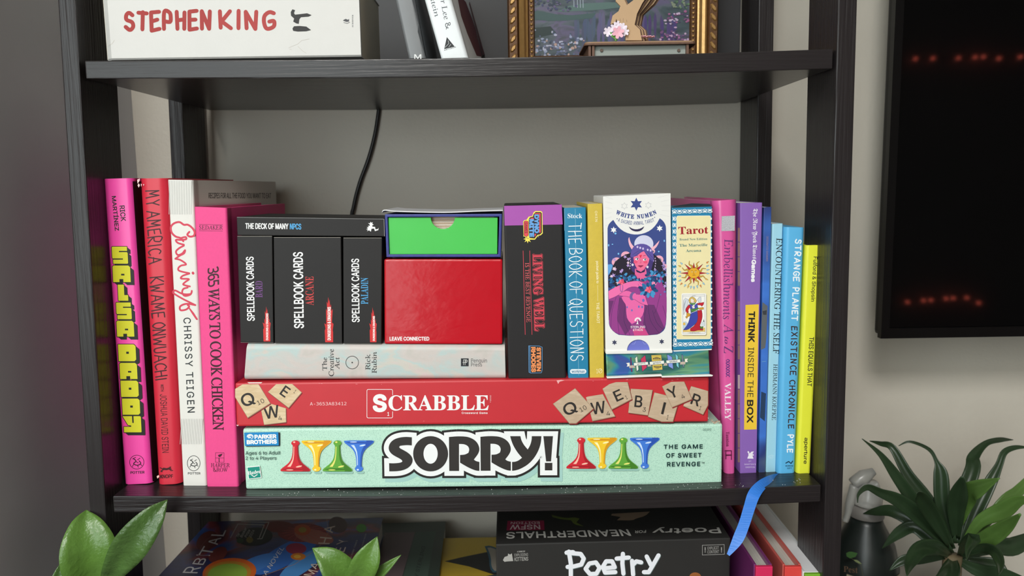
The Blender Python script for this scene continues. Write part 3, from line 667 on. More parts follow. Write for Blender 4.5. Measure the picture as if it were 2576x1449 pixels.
Q6 = [(591, 964), (1784, 949), (1782, 1061), (595, 1073)]
REDB = M('red_card', (196, 40, 50), .42, .05, 70)
r = carton('board_game_box', 'long red word game box printed with wooden letter tiles, on the mint box', Q6, .0175, .19, REDB, 'game box', 'stacked board games', bev=.0016)
p = Print(r, .0175).name('tile_print')
WDT = ramp_mat('tile_print_wood', [(.2, (226, 204, 168)), (.5, (206, 180, 140)), (.8, (232, 212, 180))], 260, .5, 3, 0, 0, (.25, 1, 1)); WD2 = ramp_mat('tile_print_wood_grey', [(.2, (205, 182, 156)), (.5, (188, 164, 138)), (.8, (215, 194, 170))], 260, .5, 3, 0, 0, (.25, 1, 1))
TK = (48, 44, 42)
def tile(k, pts, let, lx, ly, lw, lh, rot, num, nx, ny, nw, nh, m=WD2):
    p.name('tile_print', True); cx = sum(q[0] for q in pts) / len(pts); cy = sum(q[1] for q in pts) / len(pts)
    p.polyg(k, [(x + 6, y + 8) for x, y in pts], (130, 24, 32)); p.polyg(k, pts, (150, 126, 100)); p.polyg(k, [(cx + (x - cx) * .97 - 1, cy + (y - cy) * .97 - 2) for x, y in pts], m)
    s = 3.788; (p.tc(let, *k(lx, ly), lw / s, lh / s, rot, TK, off=.018) if let != 'I' else p.poly([k(lx + (u * lw * .5) * math.cos(math.radians(rot)) - v * lh * .5 * math.sin(math.radians(rot)), ly + u * lw * .5 * math.sin(math.radians(rot)) + v * lh * .5 * math.cos(math.radians(rot))) for u, v in ((-1, -1), (1, -1), (1, 1), (-1, 1))], TK)); p.tc(num, *k(nx, ny), nw / s, nh / s, rot, TK)
tile(a, [(362, 330), (455, 285), (605, 330), (608, 465), (395, 490)], 'W', 466, 366, 148, 118, -9, '4', 547, 423, 34, 42, WDT)
tile(a, [(118, 145), (190, 102), (345, 100), (458, 285), (240, 425), (118, 225)], 'Q', 240, 250, 128, 132, -26, '10', 362, 268, 68, 44, WDT)
tile(a, [(430, 175), (510, 100), (665, 98), (757, 180), (630, 330)], 'E', 596, 170, 66, 104, 36, '1', 690, 170, 14, 36, WDT)
tile(bb, [(1037, 225), (1055, 218), (1200, 195), (1320, 410), (1100, 455)], 'W', 1155, 325, 140, 116, -9, '4', 1250, 380, 34, 42)
tile(bb, [(722, 288), (935, 138), (1112, 335), (945, 477), (880, 477)], 'Q', 886, 335, 128, 124, -30, '10', 1010, 333, 68, 44)
tile(bb, [(1465, 143), (1675, 155), (1630, 400), (1440, 375)], 'B', 1540, 265, 74, 112, 6, '3', 1594, 342, 30, 42)
tile(bb, [(1195, 145), (1260, 100), (1325, 80), (1437, 80), (1478, 245), (1285, 345)], 'E', 1345, 207, 74, 104, -24, '1', 1423, 226, 16, 38)
tile(bb, [(1690, 178), (1800, 205), (1915, 300), (1868, 460), (1760, 460), (1628, 412)], 'I', 1778, 330, 24, 116, 14, '1', 1817, 416, 16, 44)
tile(bb, [(2040, 118), (2203, 165), (2203, 300), (2155, 393), (1963, 310)], 'R', 2088, 250, 84, 108, 20, '1', 2128, 328, 16, 38)
tile(bb, [(1763, 122), (1850, 78), (1975, 75), (2050, 245), (1858, 325)], 'Y', 1865, 178, 92, 106, -24, '4', 1962, 217, 32, 40)
p.name('title_lettering'); p.lay = 1; WS = (238, 236, 236)
p.line([a(*q) for q in rrect(1375, 150, 1620, 422, 14)], 1.3, WS, True); p.polyg(a, [(1600, 205), (1640, 205), (1640, 360), (1600, 360)], REDB); p.tbox('S', *a(1430, 195), *a(1565, 368), WS, off=.05, dy=-.3)
p.tbox('1', *a(1570, 366), *a(1588, 402), WS, off=.02); p.tbox('CRABBLE', *a(1580, 205), *a(2535, 353), WS, 'serif', .006, dy=-.5); p.tbox('Crossword Game', *a(2278, 364), *a(2525, 384), WS, off=.03, sp=1.15, up=False)
p.tbox('A-3653A83412', *a(832, 272), *a(1180, 303), (238, 200, 200), 'mono', dy=-.6); p.text('® BRAND', a(2553, 275), a(2553, 205), 3.4, (230, 190, 190)); p.done()
p = Print(r, .0175).name('wear'); p.lay = 8
for x0, x1, y in ((594, 601, 1071), (622, 660, 963.5), (1780, 1783, 1052)): p.poly([(x0, y - 2), (x1, y - 2.2), (x1 - 3, y + 1), (x0 + 4, y + 1.2)], (232, 205, 200), up=False)
for i in range(16): x = random.uniform(640, 1780); y = (968 if random.random() < .5 else 1066) - (x - 640) * .0125 + random.uniform(-2, 3); p.line([(x, y), (x + random.uniform(1, 5), y)], .9, (232, 150, 150), up=False)
p.poly([(1400, 957), (1412, 955.5), (1420, 957), (1408, 960), (1404, 966)], (232, 170, 170), up=False); p.done()

# ------------------------------------------------------------ middle stack
def xpoly(name, px, y0, th, mat, root, bev=0, **k):
    a = [U(x, y, y0) for x, y in px]; n = len(a); V = a + [p + Vector((0, th, 0)) for p in a]
    Fs = [(i, (i + 1) % n, n + (i + 1) % n, n + i) for i in range(n)] + [tuple(range(n))[::-1], tuple(range(n, 2 * n))]
    return mk(name, V, Fs, mat, root, bev=bev, **k)
LINEN = ramp_mat('linen_iridescent', [(.3, (190, 185, 178)), (.42, (200, 191, 186)), (.5, (192, 193, 189)), (.56, (180, 198, 196)), (.64, (200, 195, 186)), (.72, (206, 190, 188))], 34, .55, 3, .6, .5, (1, 1, 1.6))
nt = LINEN.node_tree
for n_ in nt.nodes:
    if n_.type == 'BUMP': n_.inputs['Distance'].default_value = .0006
r = book('hardcover_book', 'grey linen hardcover lying flat under the card boxes, spine lettering turned sideways', [(614, 957), (621, 865), (1270, 869), (1272, 954)], .021, .145, LINEN, rnd=.005)
p = Print(r, .021).name('title_lettering'); g = (62, 62, 62)
p.text('The', (816.3, 932), (816.3, 899), 12.6, g, 'light', .012); p.text('Creative', (833.5, 946.5), (833.2, 877.6), 13.4, g, 'light', .012, up=False); p.text('Act', (847.8, 929), (847.8, 899), 12.4, g, 'light', .012, up=False)
p.line(ell(886, 912, 16, 16), 1.5, g, True, up=False); p.poly(ell(886, 912, 2, 2, 10), g, up=False)
p.name('author_name').text('Rick', (925.2, 930.6), (925.2, 891), 13, g, 'light', .012, up=False); p.text('Rubin', (941.4, 939), (941.4, 885), 13, g, 'light', .012, up=False)
p.name('publisher_mark').poly([(1159.5, 901.5), (1179, 901.5), (1179, 921.5), (1159.5, 921.5)], (44, 46, 50)); g = (70, 72, 74)
p.line([(1166, 918), (1166, 905), (1171, 905), (1173, 908), (1171, 912), (1164, 912)], 1.1, (210, 210, 205)); p.line([(1170, 918), (1170, 905), (1174, 905), (1176, 908), (1174, 912), (1168, 912)], 1.1, (210, 210, 205), up=False)
p.tbox('Penguin', 1185, 901.7, 1224.7, 915, g); p.tbox('Press', 1185, 912.5, 1212.6, 922, g, up=False); p.done()

DK = M('black_card', (41, 39, 39), .5, .06, 60, spec=.22)
c5 = K(580, 500, 3.019)
QN = [(595, 546), (966, 551), (967, 595), (597, 592)]
r = carton('card_box', 'flat black card box with white and blue lettering, lying across three black card boxes', QN, .022, .088, DK, 'card box', 'black card boxes', bev=.0006)
p = Print(r, .022).name('title_lettering'); p.tbox('THE DECK OF MANY', 617, 561, 725.7, 576, (232, 232, 232), off=.03, dy=1); p.tbox('NPCS', 729, 562, 758, 577.3, (78, 160, 214), off=.03, dy=.5)
p.name('logo')
p.polyg(c5, [(1062, 175), (1072, 183), (1080, 178), (1076, 192), (1088, 196), (1074, 204), (1078, 212), (1098, 214), (1100, 232), (1118, 230), (1124, 220), (1122, 238), (1096, 246), (1090, 226), (1070, 228), (1066, 250), (1052, 240), (1036, 246), (1044, 234), (1030, 232), (1044, 224), (1034, 216), (1050, 214), (1044, 204), (1058, 206), (1056, 194), (1044, 186), (1060, 186)], (235, 235, 235))
p.name('wear').line([(596, 546.5), (965, 551)], .8, (150, 150, 150)); p.line([(966, 551.5), (967, 594)], 1.2, (170, 170, 168), up=False); p.done()
SPB = [((596, 594), (685, 594), (688, 862), (605, 861.5), 'narrow black card box with purple word under its title, left of three uprights', 'BARD', (112, 66, 128)),
       ((688, 597), (858, 597), (861, 864), (691, 863), 'wide black card box with red word under its title, middle of three uprights', 'ARCANE', (196, 62, 62)),
       ((863, 598), (961, 598), (959.5, 864.5), (864, 864), 'narrow black card box with blue word under its title, beside the red box', 'PALADIN', (76, 158, 212))]
TX = [((631.3, 807.4), (628.3, 645.7), 20, (651.3, 748.4), (651.2, 707), 18), ((752.3, 826), (749.5, 634), 25.5, (779, 768), (778.5, 695.4), 21), ((895, 810.7), (893.5, 650.7), 20, (917, 765), (917, 698.7), 18.5)]
BR = [(663, 680, 771, 859, 672, 856, 788, 6), (818, 838, 747, 861, 828, 856, 772, 8.6), (931, 947, 773, 861, 940.5, 857.7, 795, 5.6)]
for q, t, b in zip(SPB, TX, BR):
    r = carton('card_box', q[4], q[:4], .0225, .064, DK, 'card box', 'black card boxes', bev=.0007)
    p = Print(r, .0225).name('title_lettering'); p.text('SPELLBOOK CARDS', t[0], t[1], t[2], (236, 236, 236), off=.02); p.text(q[5], t[3], t[4], t[5], q[6], 'serif', -.006)
    x0, x1, y0, y1, tx, ta, tb, th = b; W = x1 - x0
    rag = [(x0, y1), (x0 - 1, y1 - 30), (x0 + 1, y1 - 34), (x0 - 2, y1 - 48), (x0 + .15 * W, y1 - 44), (x0 + .1 * W, y0 + 30), (x0 + .25 * W, y0 + 36), (x0 + .2 * W, y0 + 12), (x0 + .34 * W, y0 + 18), (x0 + .38 * W, y0), (x0 + .5 * W, y0 + 14), (x0 + .56 * W, y0 + 6), (x0 + .62 * W, y0 + 26), (x0 + .74 * W, y0 + 18), (x0 + .78 * W, y0 + 36), (x0 + .95 * W, y0 + 30), (x0 + .85 * W, y1 - 50), (x0 + 1.05 * W, y1 - 46), (x0 + .95 * W, y1 - 30), (x1, y1 - 26), (x1, y1)]
    p.name('logo').poly(rag, (206, 46, 46)); p.text('DUNGEONS & DRAGONS', (tx, ta), (tx, tb), th, (240, 230, 228), off=.035)
    p.name('wear').line([(q[0][0] + 1, q[0][1] + .3), (q[1][0] - 1, q[1][1] + .3)], 1., (150, 145, 135)); p.line([q[3], q[2]], .7, (120, 118, 112), up=False); p.done()

RGL = M('red_gloss_card', (186, 18, 34), .16, .05, 20, .5, 55, stretch=(1, 1, 1.6), spec=.32)
for n_ in RGL.node_tree.nodes:
    if n_.type == 'BUMP': n_.inputs['Distance'].default_value = .0008; n_.inputs['Strength'].default_value = .35
r = carton('glossy_red_box', 'glossy plain red card box with small white capitals, under the green drawer', [(966, 652), (1264, 652), (1264, 866), (967, 865.5)], .023, .09, RGL, 'card box', bev=.0016)
p = Print(r, .023).name('lettering'); p.tbox('LEAVE CONNECTED', 980, 847, 1080, 857, (238, 236, 236), off=.035); p.done()
# blue sleeve with a green drawer
BLUE = M('blue_sleeve', (44, 52, 132), .45, .35, 1, 0, stretch=(300, 40, 300))
Qs = [(968, 539), (1263, 538), (1260, 647), (972, 647)]
S4 = fq(Qs, .0225, .086); r = empty('drawer_card_box', base_of(S4), 'dark blue card sleeve holding a bright green drawer with a thumb notch', 'card box')
def inset(q, d): return [(q[0][0] + d, q[0][1] + d), (q[1][0] - d, q[1][1] + d), (q[2][0] - d, q[2][1] - d), (q[3][0] + d, q[3][1] - d)]
o4, i4 = fq(Qs, .0225, .086), fq(inset(Qs, 7), .0225, .086)
V = o4 + i4; Fs = []
for k in range(4):
    j = (k + 1) % 4; Fs += [(k, j, 8 + j, 8 + k), (k, j, 4 + j, 4 + k), (8 + k, 8 + j, 12 + j, 12 + k)]
Fs += [(4, 5, 6, 7)]
mk('sleeve', V, Fs, BLUE, r, bev=.0005)
GR = M('green_card', (62, 190, 72), .42, .04, 30, .1, 60)
no = [(1114 + 30 * math.cos(math.radians(t)), 547 + 29 * math.sin(math.radians(t))) for t in range(180, -1, -15)]
dr = xpoly('drawer', [(977, 547)] + no + [(1252, 547), (1251, 639), (980, 639.5)], .0245, .0012, GR, r, .0004)
wl = fq([(977, 547), (1252, 547), (1251, 639), (980, 639.5)], .0258, .075)
wi = fq(inset([(977, 547), (1252, 547), (1251, 639), (980, 639.5)], 3.5), .0258, .075)
V = wl + wi; Fs = []
for k in (1, 2, 3):
    j = (k + 1) % 4; Fs += [(k, j, 8 + j, 8 + k), (k, j, 4 + j, 4 + k), (8 + k, 8 + j, 12 + j, 12 + k), (4 + k, 4 + j, 12 + j, 12 + k)]
mk('drawer_side', V, Fs, GR, r)
cz = [U(984, y, .03).z for y in (549, 634)]; xa, xb = U(986, 600, .03).x, U(1244, 600, .03).x
for i in range(34):
    z = cz[1] + (cz[0] - cz[1]) * i / 33
    box('card', (xa, .0285 + random.uniform(0, .0006), z), (xb, .098, z + .0006), M('card_edge', (232, 214, 196), .7) if i % 3 else M('card_edge_tan', (206, 176, 150), .7), r, 0)
cf = spl([U(961, 535, .022), U(968, 530, .022), U(1000, 533, .022), U(1115, 535.5, .022), U(1200, 532.5, .022), U(1265, 530.5, .022)], 5)
V = [v + Vector((0, d, h)) for v in cf for d, h in ((0, 0), (.075, 0), (.075, .0009), (0, .0009))]; n = len(cf)
Fs = [(4 * i + j, 4 * i + (j + 1) % 4, 4 * i + 4 + (j + 1) % 4, 4 * i + 4 + j) for i in range(n - 1) for j in range(4)] + [(0, 1, 2, 3), (4 * n - 1, 4 * n - 2, 4 * n - 3, 4 * n - 4)]
put(mk('rules_leaflet', V, Fs, M('leaflet_paper', (212, 212, 214), .5)), 'thin curling grey rules leaflet lying on top of the blue sleeve', 'leaflet')

QL = [(1267, 517), (1414, 513.5), (1424, 954), (1279, 953.5)]
r = carton('card_game_box', 'tall black game box with a purple top band and red gothic lettering', QL, .0215, .1, M('black_game_card', (40, 38, 39), .5, .1, 30, .05, 60, spec=.22), 'game box', bev=.0016)
p = Print(r, .0215); c7 = K(1260, 510, 6.3); c7b = K(1260, 730, 6.3)
p.name('purple_band').poly([(1268, 518), (1413, 514.5), (1415.5, 564.6), (1269.5, 567.5)], (168, 84, 172))
YL = (246, 226, 96)
p.name('logo').polyg(c7, [(505, 190), (515, 155), (545, 132), (635, 132), (658, 150), (664, 485), (632, 515), (588, 524), (540, 585), (455, 585), (435, 540), (358, 535), (352, 300), (372, 275), (405, 272), (440, 222), (500, 208)], YL)
p.polyg(c7, star(425, 575, 70, 32, 8), YL); p.polyg(c7, [(518, 185), (550, 148), (632, 148), (648, 165), (650, 475), (620, 503), (580, 510), (535, 568), (455, 560), (445, 530), (442, 265), (460, 232), (510, 220)], (46, 36, 42))
RL = (226, 76, 84); p.polyg(c7, [(540, 165), (630, 165), (632, 470), (610, 480), (610, 180), (540, 180)], RL); p.polyg(c7, [(465, 245), (520, 235), (520, 262), (480, 262)], RL, up=False); p.polyg(c7, [(535, 492), (560, 492), (545, 535), (535, 535)], RL, up=False)
BLc = (104, 162, 222); p.text('DYNO', c7(567, 185), c7(570, 482), 12.4, BLc, off=.075); p.text('MITE', c7(487, 258), c7(489, 545), 12, BLc, off=.075, up=False)
p.polyg(c7, rrect(362, 285, 438, 535, 30), (46, 36, 42)); p.polyg(c7, rrect(370, 290, 432, 532, 26), RL); p.text('GAMES', c7(400, 310), c7(401, 482), 6, (50, 30, 36), off=.02)
p.line([c7(*q) for q in ((400, 530), (405, 560), (445, 570))], .9, (46, 36, 42)); p.tbox('™', *c7(586, 528), *c7(600, 546), (220, 200, 220), up=False)
LR = (208, 66, 82); p.name('title_lettering')
for wv, o1, col in ((27.5, .078, LR), (26.5, .062, (43, 38, 39)), (24.5, .012, LR)):
    d = (wv - 24.5) / 2; p.text('LIVING', (1352, 639 - d), (1354, 742 + d), wv, col, 'serif', o1); p.text('WELL', (1355, 747.5 - d), (1357, 832.5 + d), wv + 1, col, 'serif', o1, up=False)
p.text('IS THE BEST REVENGE', (1326, 661), (1329.6, 810.6), 10.4, (214, 96, 100), 'serif', -.02)
p.line([(1316, 631), (1321.3, 841.6)], 1.3, LR); p.line([(1332.7, 631), (1338.4, 841.6)], 1.3, LR, up=False)
p.name('maker_mark'); BO = (96, 150, 200)
R7 = [(440, 882), (610, 885), (655, 905), (655, 1265), (640, 1310), (470, 1312), (445, 1300)]
p.line([c7b(*q) for q in R7], 1.2, BO, True)
for dx in (12, 24): p.line([c7b(440 + dx, 885), c7b(447 + dx, 1305)], .8, BO, up=False)
p.text('STEVEN', c7b(600, 905), c7b(602, 1285), 11.4, (236, 146, 90), off=.06); p.text('RHODES', c7b(514, 900), c7b(520, 1300), 12, (236, 146, 90), off=.06, up=False); p.done()

QB = [(1419, 523), (1474, 521.5), (1481, 955.5), (1430, 955)]
r = book('paperback_book', 'teal blue paperback with tall hand-drawn white capitals and a creased spine', QB, .0215, .105, M('teal_cover', (34, 128, 168), .38, .05, 40), False, .0008)
p = Print(r, .0215).name('author_name').tbox('Stock', 1428, 537, 1464.6, 549, (232, 238, 240), 'serif', -.022, dy=0)
p.name('title_lettering').hand('THE BOOK OF QUESTIONS', (1446, 562), (1452, 907), 32, 2.1, (236, 240, 242), gap=.3, jit=.03)
p.name('publisher_mark').poly(rrect(1434, 928.5, 1475, 940, 5.6), (225, 234, 238)); p.tbox('workman', 1438, 930.5, 1471, 938, (34, 110, 150), off=.02)
p.name('wear'); p.lay = 3
for x0, x1, y0, y1 in ((1447, 1450, 525, 700), (1449, 1456, 690, 945), (1419.6, 1420.4, 525, 580)): p.line([(x0, y0), (x1, y1)], .7, (150, 196, 214), up=False)
p.done()
QG = [(1478, 513), (1515, 512), (1520, 952), (1484, 953)]
r = book('paperback_book', 'slim mustard gold paperback with faint white lettering and bright yellow side', QG, .0215, .105, M('gold_cover', (206, 180, 62), .5, .08, 300, .1, 900), False, .0006)
p = Print(r, .0215).name('title_lettering'); GW = (246, 236, 196)
p.text('OKEN', (1499.5, 530.7), (1500.5, 557.6), 6, GW, sp=1.1); p.text('pocket guide to', (1502, 656.7), (1503, 713), 8.4, GW, off=.01, up=False); p.line([(1503.4, 717), (1503.8, 757)], .6, GW, up=False); p.text('THE TAROT', (1503.8, 760.8), (1505, 813.5), 7.2, GW, off=.01, up=False)
p.name('publisher_mark').line(ell(1510, 933, 4.6, 5.4, 16), 1, GW, True); p.tbox('1', 1500.5, 928, 1504, 939, GW, up=False); p.line([(1507, 936), (1513, 929)], 1, GW, up=False); p.done()

# ------------------------------------------------------------ two card decks on a foil box
QP = [(1524, 888), (1783, 879), (1786, 945), (1527, 953)]
FOIL = ramp_mat('rainbow_foil', [(.30, (36, 84, 92)), (.42, (66, 130, 118)), (.48, (116, 170, 128)), (.53, (66, 158, 172)), (.58, (62, 108, 186)), (.64, (82, 96, 176)), (.7, (96, 140, 132))], 16, .22, 3, 1.2, .2, (.7, 1, 2.2), .35, coat=.4)
r = carton('foil_card_box', 'rainbow foil card box with an upside-down ribbon banner, under the white deck box', QP, .0215, .085, FOIL, 'card box', bev=.001)
p = Print(r, .0215); f = K(1510, 870, 8.883); NV = (44, 40, 92)
p.name('banner_print')
for pts, col in (([(670, 260), (692, 258), (718, 580), (690, 580)], (128, 50, 86)), ([(778, 275), (825, 225), (858, 530), (815, 575)], (226, 228, 206)), ([(905, 295), (1005, 205), (1045, 480), (940, 575)], (196, 56, 88)),
                 ([(1137, 205), (1365, 198), (1395, 535), (1172, 552)], (206, 182, 84)), ([(1492, 185), (1605, 245), (1632, 520), (1525, 460)], (126, 148, 214)), ([(1675, 170), (1735, 225), (1760, 505), (1705, 450)], (120, 196, 204)), ([(1820, 185), (1845, 215), (1870, 490), (1845, 450)], (150, 150, 170))):
    p.polyg(f, pts, col); p.line([f(*q) for q in pts], .9, NV, True)
for (cx, cy, sg) in ((1262, 290, -1), (1280, 465, 1)):
    pts = [(cx - 88, cy + 12 * -sg)] + [(cx + 88 * math.cos(t), cy - 12 * sg + 50 * sg * math.sin(t)) for t in [math.pi - k * math.pi / 9 for k in range(10)]]; p.polyg(f, pts, (60, 44, 40))
    for k in range(7): p.line([f(cx - 60 + 20 * k, cy - 6 * sg), f(cx - 52 + 17 * k, cy + 28 * sg)], .8, (214, 190, 110), up=False)
p.polyg(f, [(580, 385), (655, 375), (660, 455), (590, 465), (612, 425)], (232, 226, 214)); p.polyg(f, [(1890, 292), (1960, 285), (1938, 325), (1960, 360), (1895, 368)], (232, 226, 214), up=False)
p.polyg(f, [(645, 440), (770, 430), (775, 490), (650, 498)], (190, 172, 158)); p.polyg(f, [(1060, 420), (1120, 415), (1150, 455), (1060, 465)], (190, 172, 158), up=False); p.polyg(f, [(1430, 385), (1500, 375), (1500, 440), (1410, 445)], (190, 172, 158), up=False); p.polyg(f, [(1790, 360), (1905, 350), (1900, 415), (1785, 418)], (190, 172, 158), up=False)
for q, t in (([(745, 380), (1070, 355), (1075, 425), (750, 448)], 'LUCK'), ([(1100, 355), (1425, 325), (1432, 400), (1108, 430)], 'YOUR'), ([(1470, 325), (1785, 300), (1795, 372), (1480, 395)], 'PRESS')):
    p.polyg(f, q, (230, 232, 220)); p.line([f(*v) for v in q], .9, NV, True)
    (ax, ay), (bx_, by), (cx, cy), (dx, dy) = q; e = 72
    p.textq(t, [f(cx - e, cy - 18), f(dx + e, dy - 20), f(ax + e, ay + 18), f(bx_ - e, by + 20)], NV, off=.03)
p.done()
WF = M('white_card', (232, 231, 227), .55, .03, 40)
fl = empty('card_flap_tray', base_of([U(1526, 953, .012), U(1790, 946, .012)]), 'white card lid with a printed strip lying under the foil box', 'card lid')
V = [U(1526, 948.5, .0145), U(1665, 942.5, .0145), U(1666, 947, .0145), U(1527, 952.5, .0145)]; mk('rolled_edge', V + [v + Vector((0, .004, 0)) for v in V], BF, WF, fl, bev=.0005)
V = [U(1663, 946, .012), U(1788, 942, .012), U(1794, 943.5, .012), U(1792, 947, .012), U(1665, 950, .012)]; b_ = [U(1668, 945, .03), U(1778, 939, .03), U(1783, 940, .03), U(1783, 943, .03), U(1668, 948, .03)]
mk('printed_flap', V + b_, [(0, 1, 6, 5), (1, 2, 7, 6), (2, 3, 8, 7), (3, 4, 9, 8), (4, 0, 5, 9), (4, 3, 2, 1, 0), (5, 6, 7, 8, 9)], WF, fl, bev=.0003)
p = Print(fl, pt=U(1663, 946, .012) + Vector((0, 0, .0002)), n=(U(1788, 942, .012) - U(1663, 946, .012)).cross(U(1668, 945, .03) - U(1663, 946, .012)).normalized(), eps=2e-6); p.n = p.n if p.n.z > 0 else -p.n
p.name('flap_print'); q0 = [(1716, 940.5), (1772, 938), (1774, 941), (1708, 943.6)]; p.textq('TRYIT', [q0[2], q0[3], q0[0], q0[1]], (80, 84, 104), off=.02); p.done()

# white deck box
y0 = .0205
QW = [(1517, 494), (1687, 486), (1690, 881), (1523.5, 883)]
V = fq(QW, y0 + .0018, .074); r = empty('deck_box', base_of(V), 'tall white deck box printed with a horned woman under a moon, stars around', 'deck box')
mk('lid', V, BF, WF, r, bev=.0008)
no = [(1606 + 28.5 * math.cos(math.radians(t)), 881.5 + 27 * math.sin(math.radians(t))) for t in range(0, -181, -12)]
xpoly('lid_front', [(1517, 494), (1687, 486), (1690, 881), (1635, 881.5)] + no + [(1577, 882.5), (1523.5, 883)], y0, .0017, WF, r, .0004)
xpoly('tray_face', [(1574, 883), (1574, 850), (1640, 850), (1640, 882)], y0 + .0013, .0004, M('tray_blue', (104, 112, 196), .45), r)
xpoly('tray_base', [(1523.5, 883.5), (1691.5, 880.5), (1692, 886.5), (1690, 888.3), (1526, 891), (1523.5, 889)], y0 - .0012, .075, WF, r, .0005)
p = Print(r, y0); A = K(1500, 480, 6.585); Bk = lambda x, y: A(x, y + 1317); NVY = (58, 74, 136); INK = (44, 38, 78)
fr = [(1052, 455), (1110, 500), (1150, 570), (1157, 640), (1166, 2060), (1150, 2260), (1100, 2340), (980, 2395), (400, 2402), (290, 2340), (225, 2260), (205, 2180), (182, 640), (200, 565), (235, 520), (282, 482), (340, 575), (430, 660), (540, 710), (660, 728), (780, 710), (900, 655), (990, 565)]
p.name('cover_print').polyg(A, smooth2(fr, 1), NVY)
p.polyg(A, star(663, 222, 108, 56, 6), NVY)
for x, y in ((466, 252), (863, 240)): p.line([A(*q) for q in star(x, y, 55, 32, 6)], .5, (150, 150, 160), True, up=False)
for x, y in ((288, 648), (1050, 622)): p.polyg(A, star(x, y, 56, 28, 6), (240, 240, 240))
for x, y in ((302, 2512), (1084, 2498)): p.polyg(A, star(x, y, 48, 24, 6), (62, 66, 92), up=False)
for x0, y0_, x1, y1 in ((150, 100, 280, 140), (150, 180, 265, 208), (150, 275, 262, 298), (150, 380, 260, 360), (150, 465, 255, 430), (150, 580, 200, 560), (1215, 62, 1020, 112), (1215, 148, 1070, 182), (1220, 245, 1085, 250), (1215, 335, 1085, 325), (1215, 430, 1060, 392)): p.line([A(x0, y0_), A(x1, y1)], .35, (196, 196, 198), up=False)
def arc_text(t, cx, cy, R, a0, a1, h, wd, col, f, off):
    ws = [{' ': .55, 'I': .55 if f == 'serif' else .3, 'W': 1.35, 'M': 1.2}.get(ch, 1) for ch in t]; tot = sum(ws); x_ = 0
    for ch, w_ in zip(t, ws):
        a = math.radians(a0 + (a1 - a0) * (x_ + w_ / 2) / tot); x_ += w_
        if ch == ' ': continue
        x, y = A(cx + R * math.sin(a), cy + R * math.cos(a)); p.tc(ch, x, y, wd * w_, h, -math.degrees(a), col, f, off)
p.lay += 1; arc_text('WHITE NUMEN', 660, -260, 690, -29, 29, 11, 8.6, NVY, 'serif', .03); arc_text('A SACRED ANIMAL TAROT', 660, -260, 795, -22, 22, 9, 3.9, NVY, 'sans', .006)
for x, y in ((345, 463), (967, 440)): p.polyg(A, ell(x, y, 8, 8, 8), NVY, up=False)
p.polyg(A, smooth2([(540, 592), (600, 630), (665, 640), (735, 625), (796, 588), (775, 630), (730, 665), (665, 677), (600, 660), (560, 630)], 1), INK)
p.lay += 1; p.polyg(A, ell(788, 880, 158, 145, 32), (206, 208, 230), up=False)
for x, y, rx, ry in ((318, 706, 18, 18), (205, 902, 12, 20), (268, 886, 14, 9), (367, 1043, 15, 17), (1127, 828, 12, 20), (1035, 1006, 14, 14)): p.polyg(A, ell(x, y, rx, ry, 10), (122, 184, 232), up=False)
p.polyg(A, [(190, 1220), (250, 1215), (290, 1260), (200, 1400)], (98, 160, 218))
for x, y, rr in ((490, 1075, 80), (340, 1180, 85), (930, 1000, 45), (1035, 1140, 78), (1120, 1250, 50)): p.polyg(A, ell(x, y, rr, rr * .9, 20), (234, 168, 190)); p.polyg(A, ell(x + 5, y + 8, rr * .5, rr * .42, 16), (112, 106, 120))
p.polyg(A, smooth2([(240, 1350), (280, 1220), (380, 1110), (520, 1040), (680, 1000), (900, 1010), (1020, 1100), (1110, 1210), (1160, 1330), (1160, 1700), (200, 1600), (196, 1420)], 1), (36, 30, 46))
for i in range(40):
    x = random.choice((random.uniform(250, 560), random.uniform(890, 1150))); y = random.uniform(1130, 1680) - (60 if 400 < x < 950 else 0); p.polyg(A, star(x, y, random.uniform(20, 44), 16, 5, random.uniform(0, 70)), random.choice(((178, 150, 210), (226, 196, 214), (150, 128, 190))), up=False)
# horns, hair, face, neck
p.polyg(A, smooth2([(546, 765), (560, 830), (590, 890), (640, 940), (590, 975), (548, 910), (530, 835), (532, 790)], 1), (238, 180, 196)); p.polyg(A, smooth2([(1047, 822), (1030, 880), (985, 950), (925, 985), (905, 945), (960, 915), (1010, 860)], 1), (238, 180, 196), up=False)
HA = (92, 80, 156); HD = (66, 52, 116)
p.polyg(A, smooth2([(560, 1060), (590, 960), (650, 900), (760, 875), (870, 905), (930, 980), (950, 1090), (940, 1200), (900, 1350), (700, 1400), (590, 1330), (560, 1200)], 1), HD)
p.polyg(A, smooth2([(640, 1290), (820, 1290), (850, 1420), (820, 1490), (690, 1490), (640, 1420)], 1), (226, 100, 152)); p.polyg(A, [(650, 1300), (740, 1345), (815, 1290), (800, 1345), (730, 1365), (670, 1345)], INK)
p.polyg(A, smooth2([(612, 1090), (640, 1000), (760, 960), (860, 1020), (885, 1110), (860, 1215), (800, 1290), (735, 1328), (680, 1300), (630, 1210)], 1), (236, 112, 150))
for x, y in ((650, 1180), (815, 1180)): p.polyg(A, ell(x, y, 34, 24, 14), (232, 84, 120), up=False)
for x, y in ((672, 1130), (800, 1140)): p.polyg(A, ell(x, y, 27, 20, 14), (240, 234, 240)); p.polyg(A, ell(x + 8, y, 11, 15, 10), INK); p.line([A(x - 30, y - 6), A(x, y - 24), A(x + 32, y - 8)], .8, INK, up=False)
p.line([A(650, 1075), A(690, 1080)], .9, INK, up=False); p.line([A(775, 1080), A(820, 1070)], .9, INK, up=False)
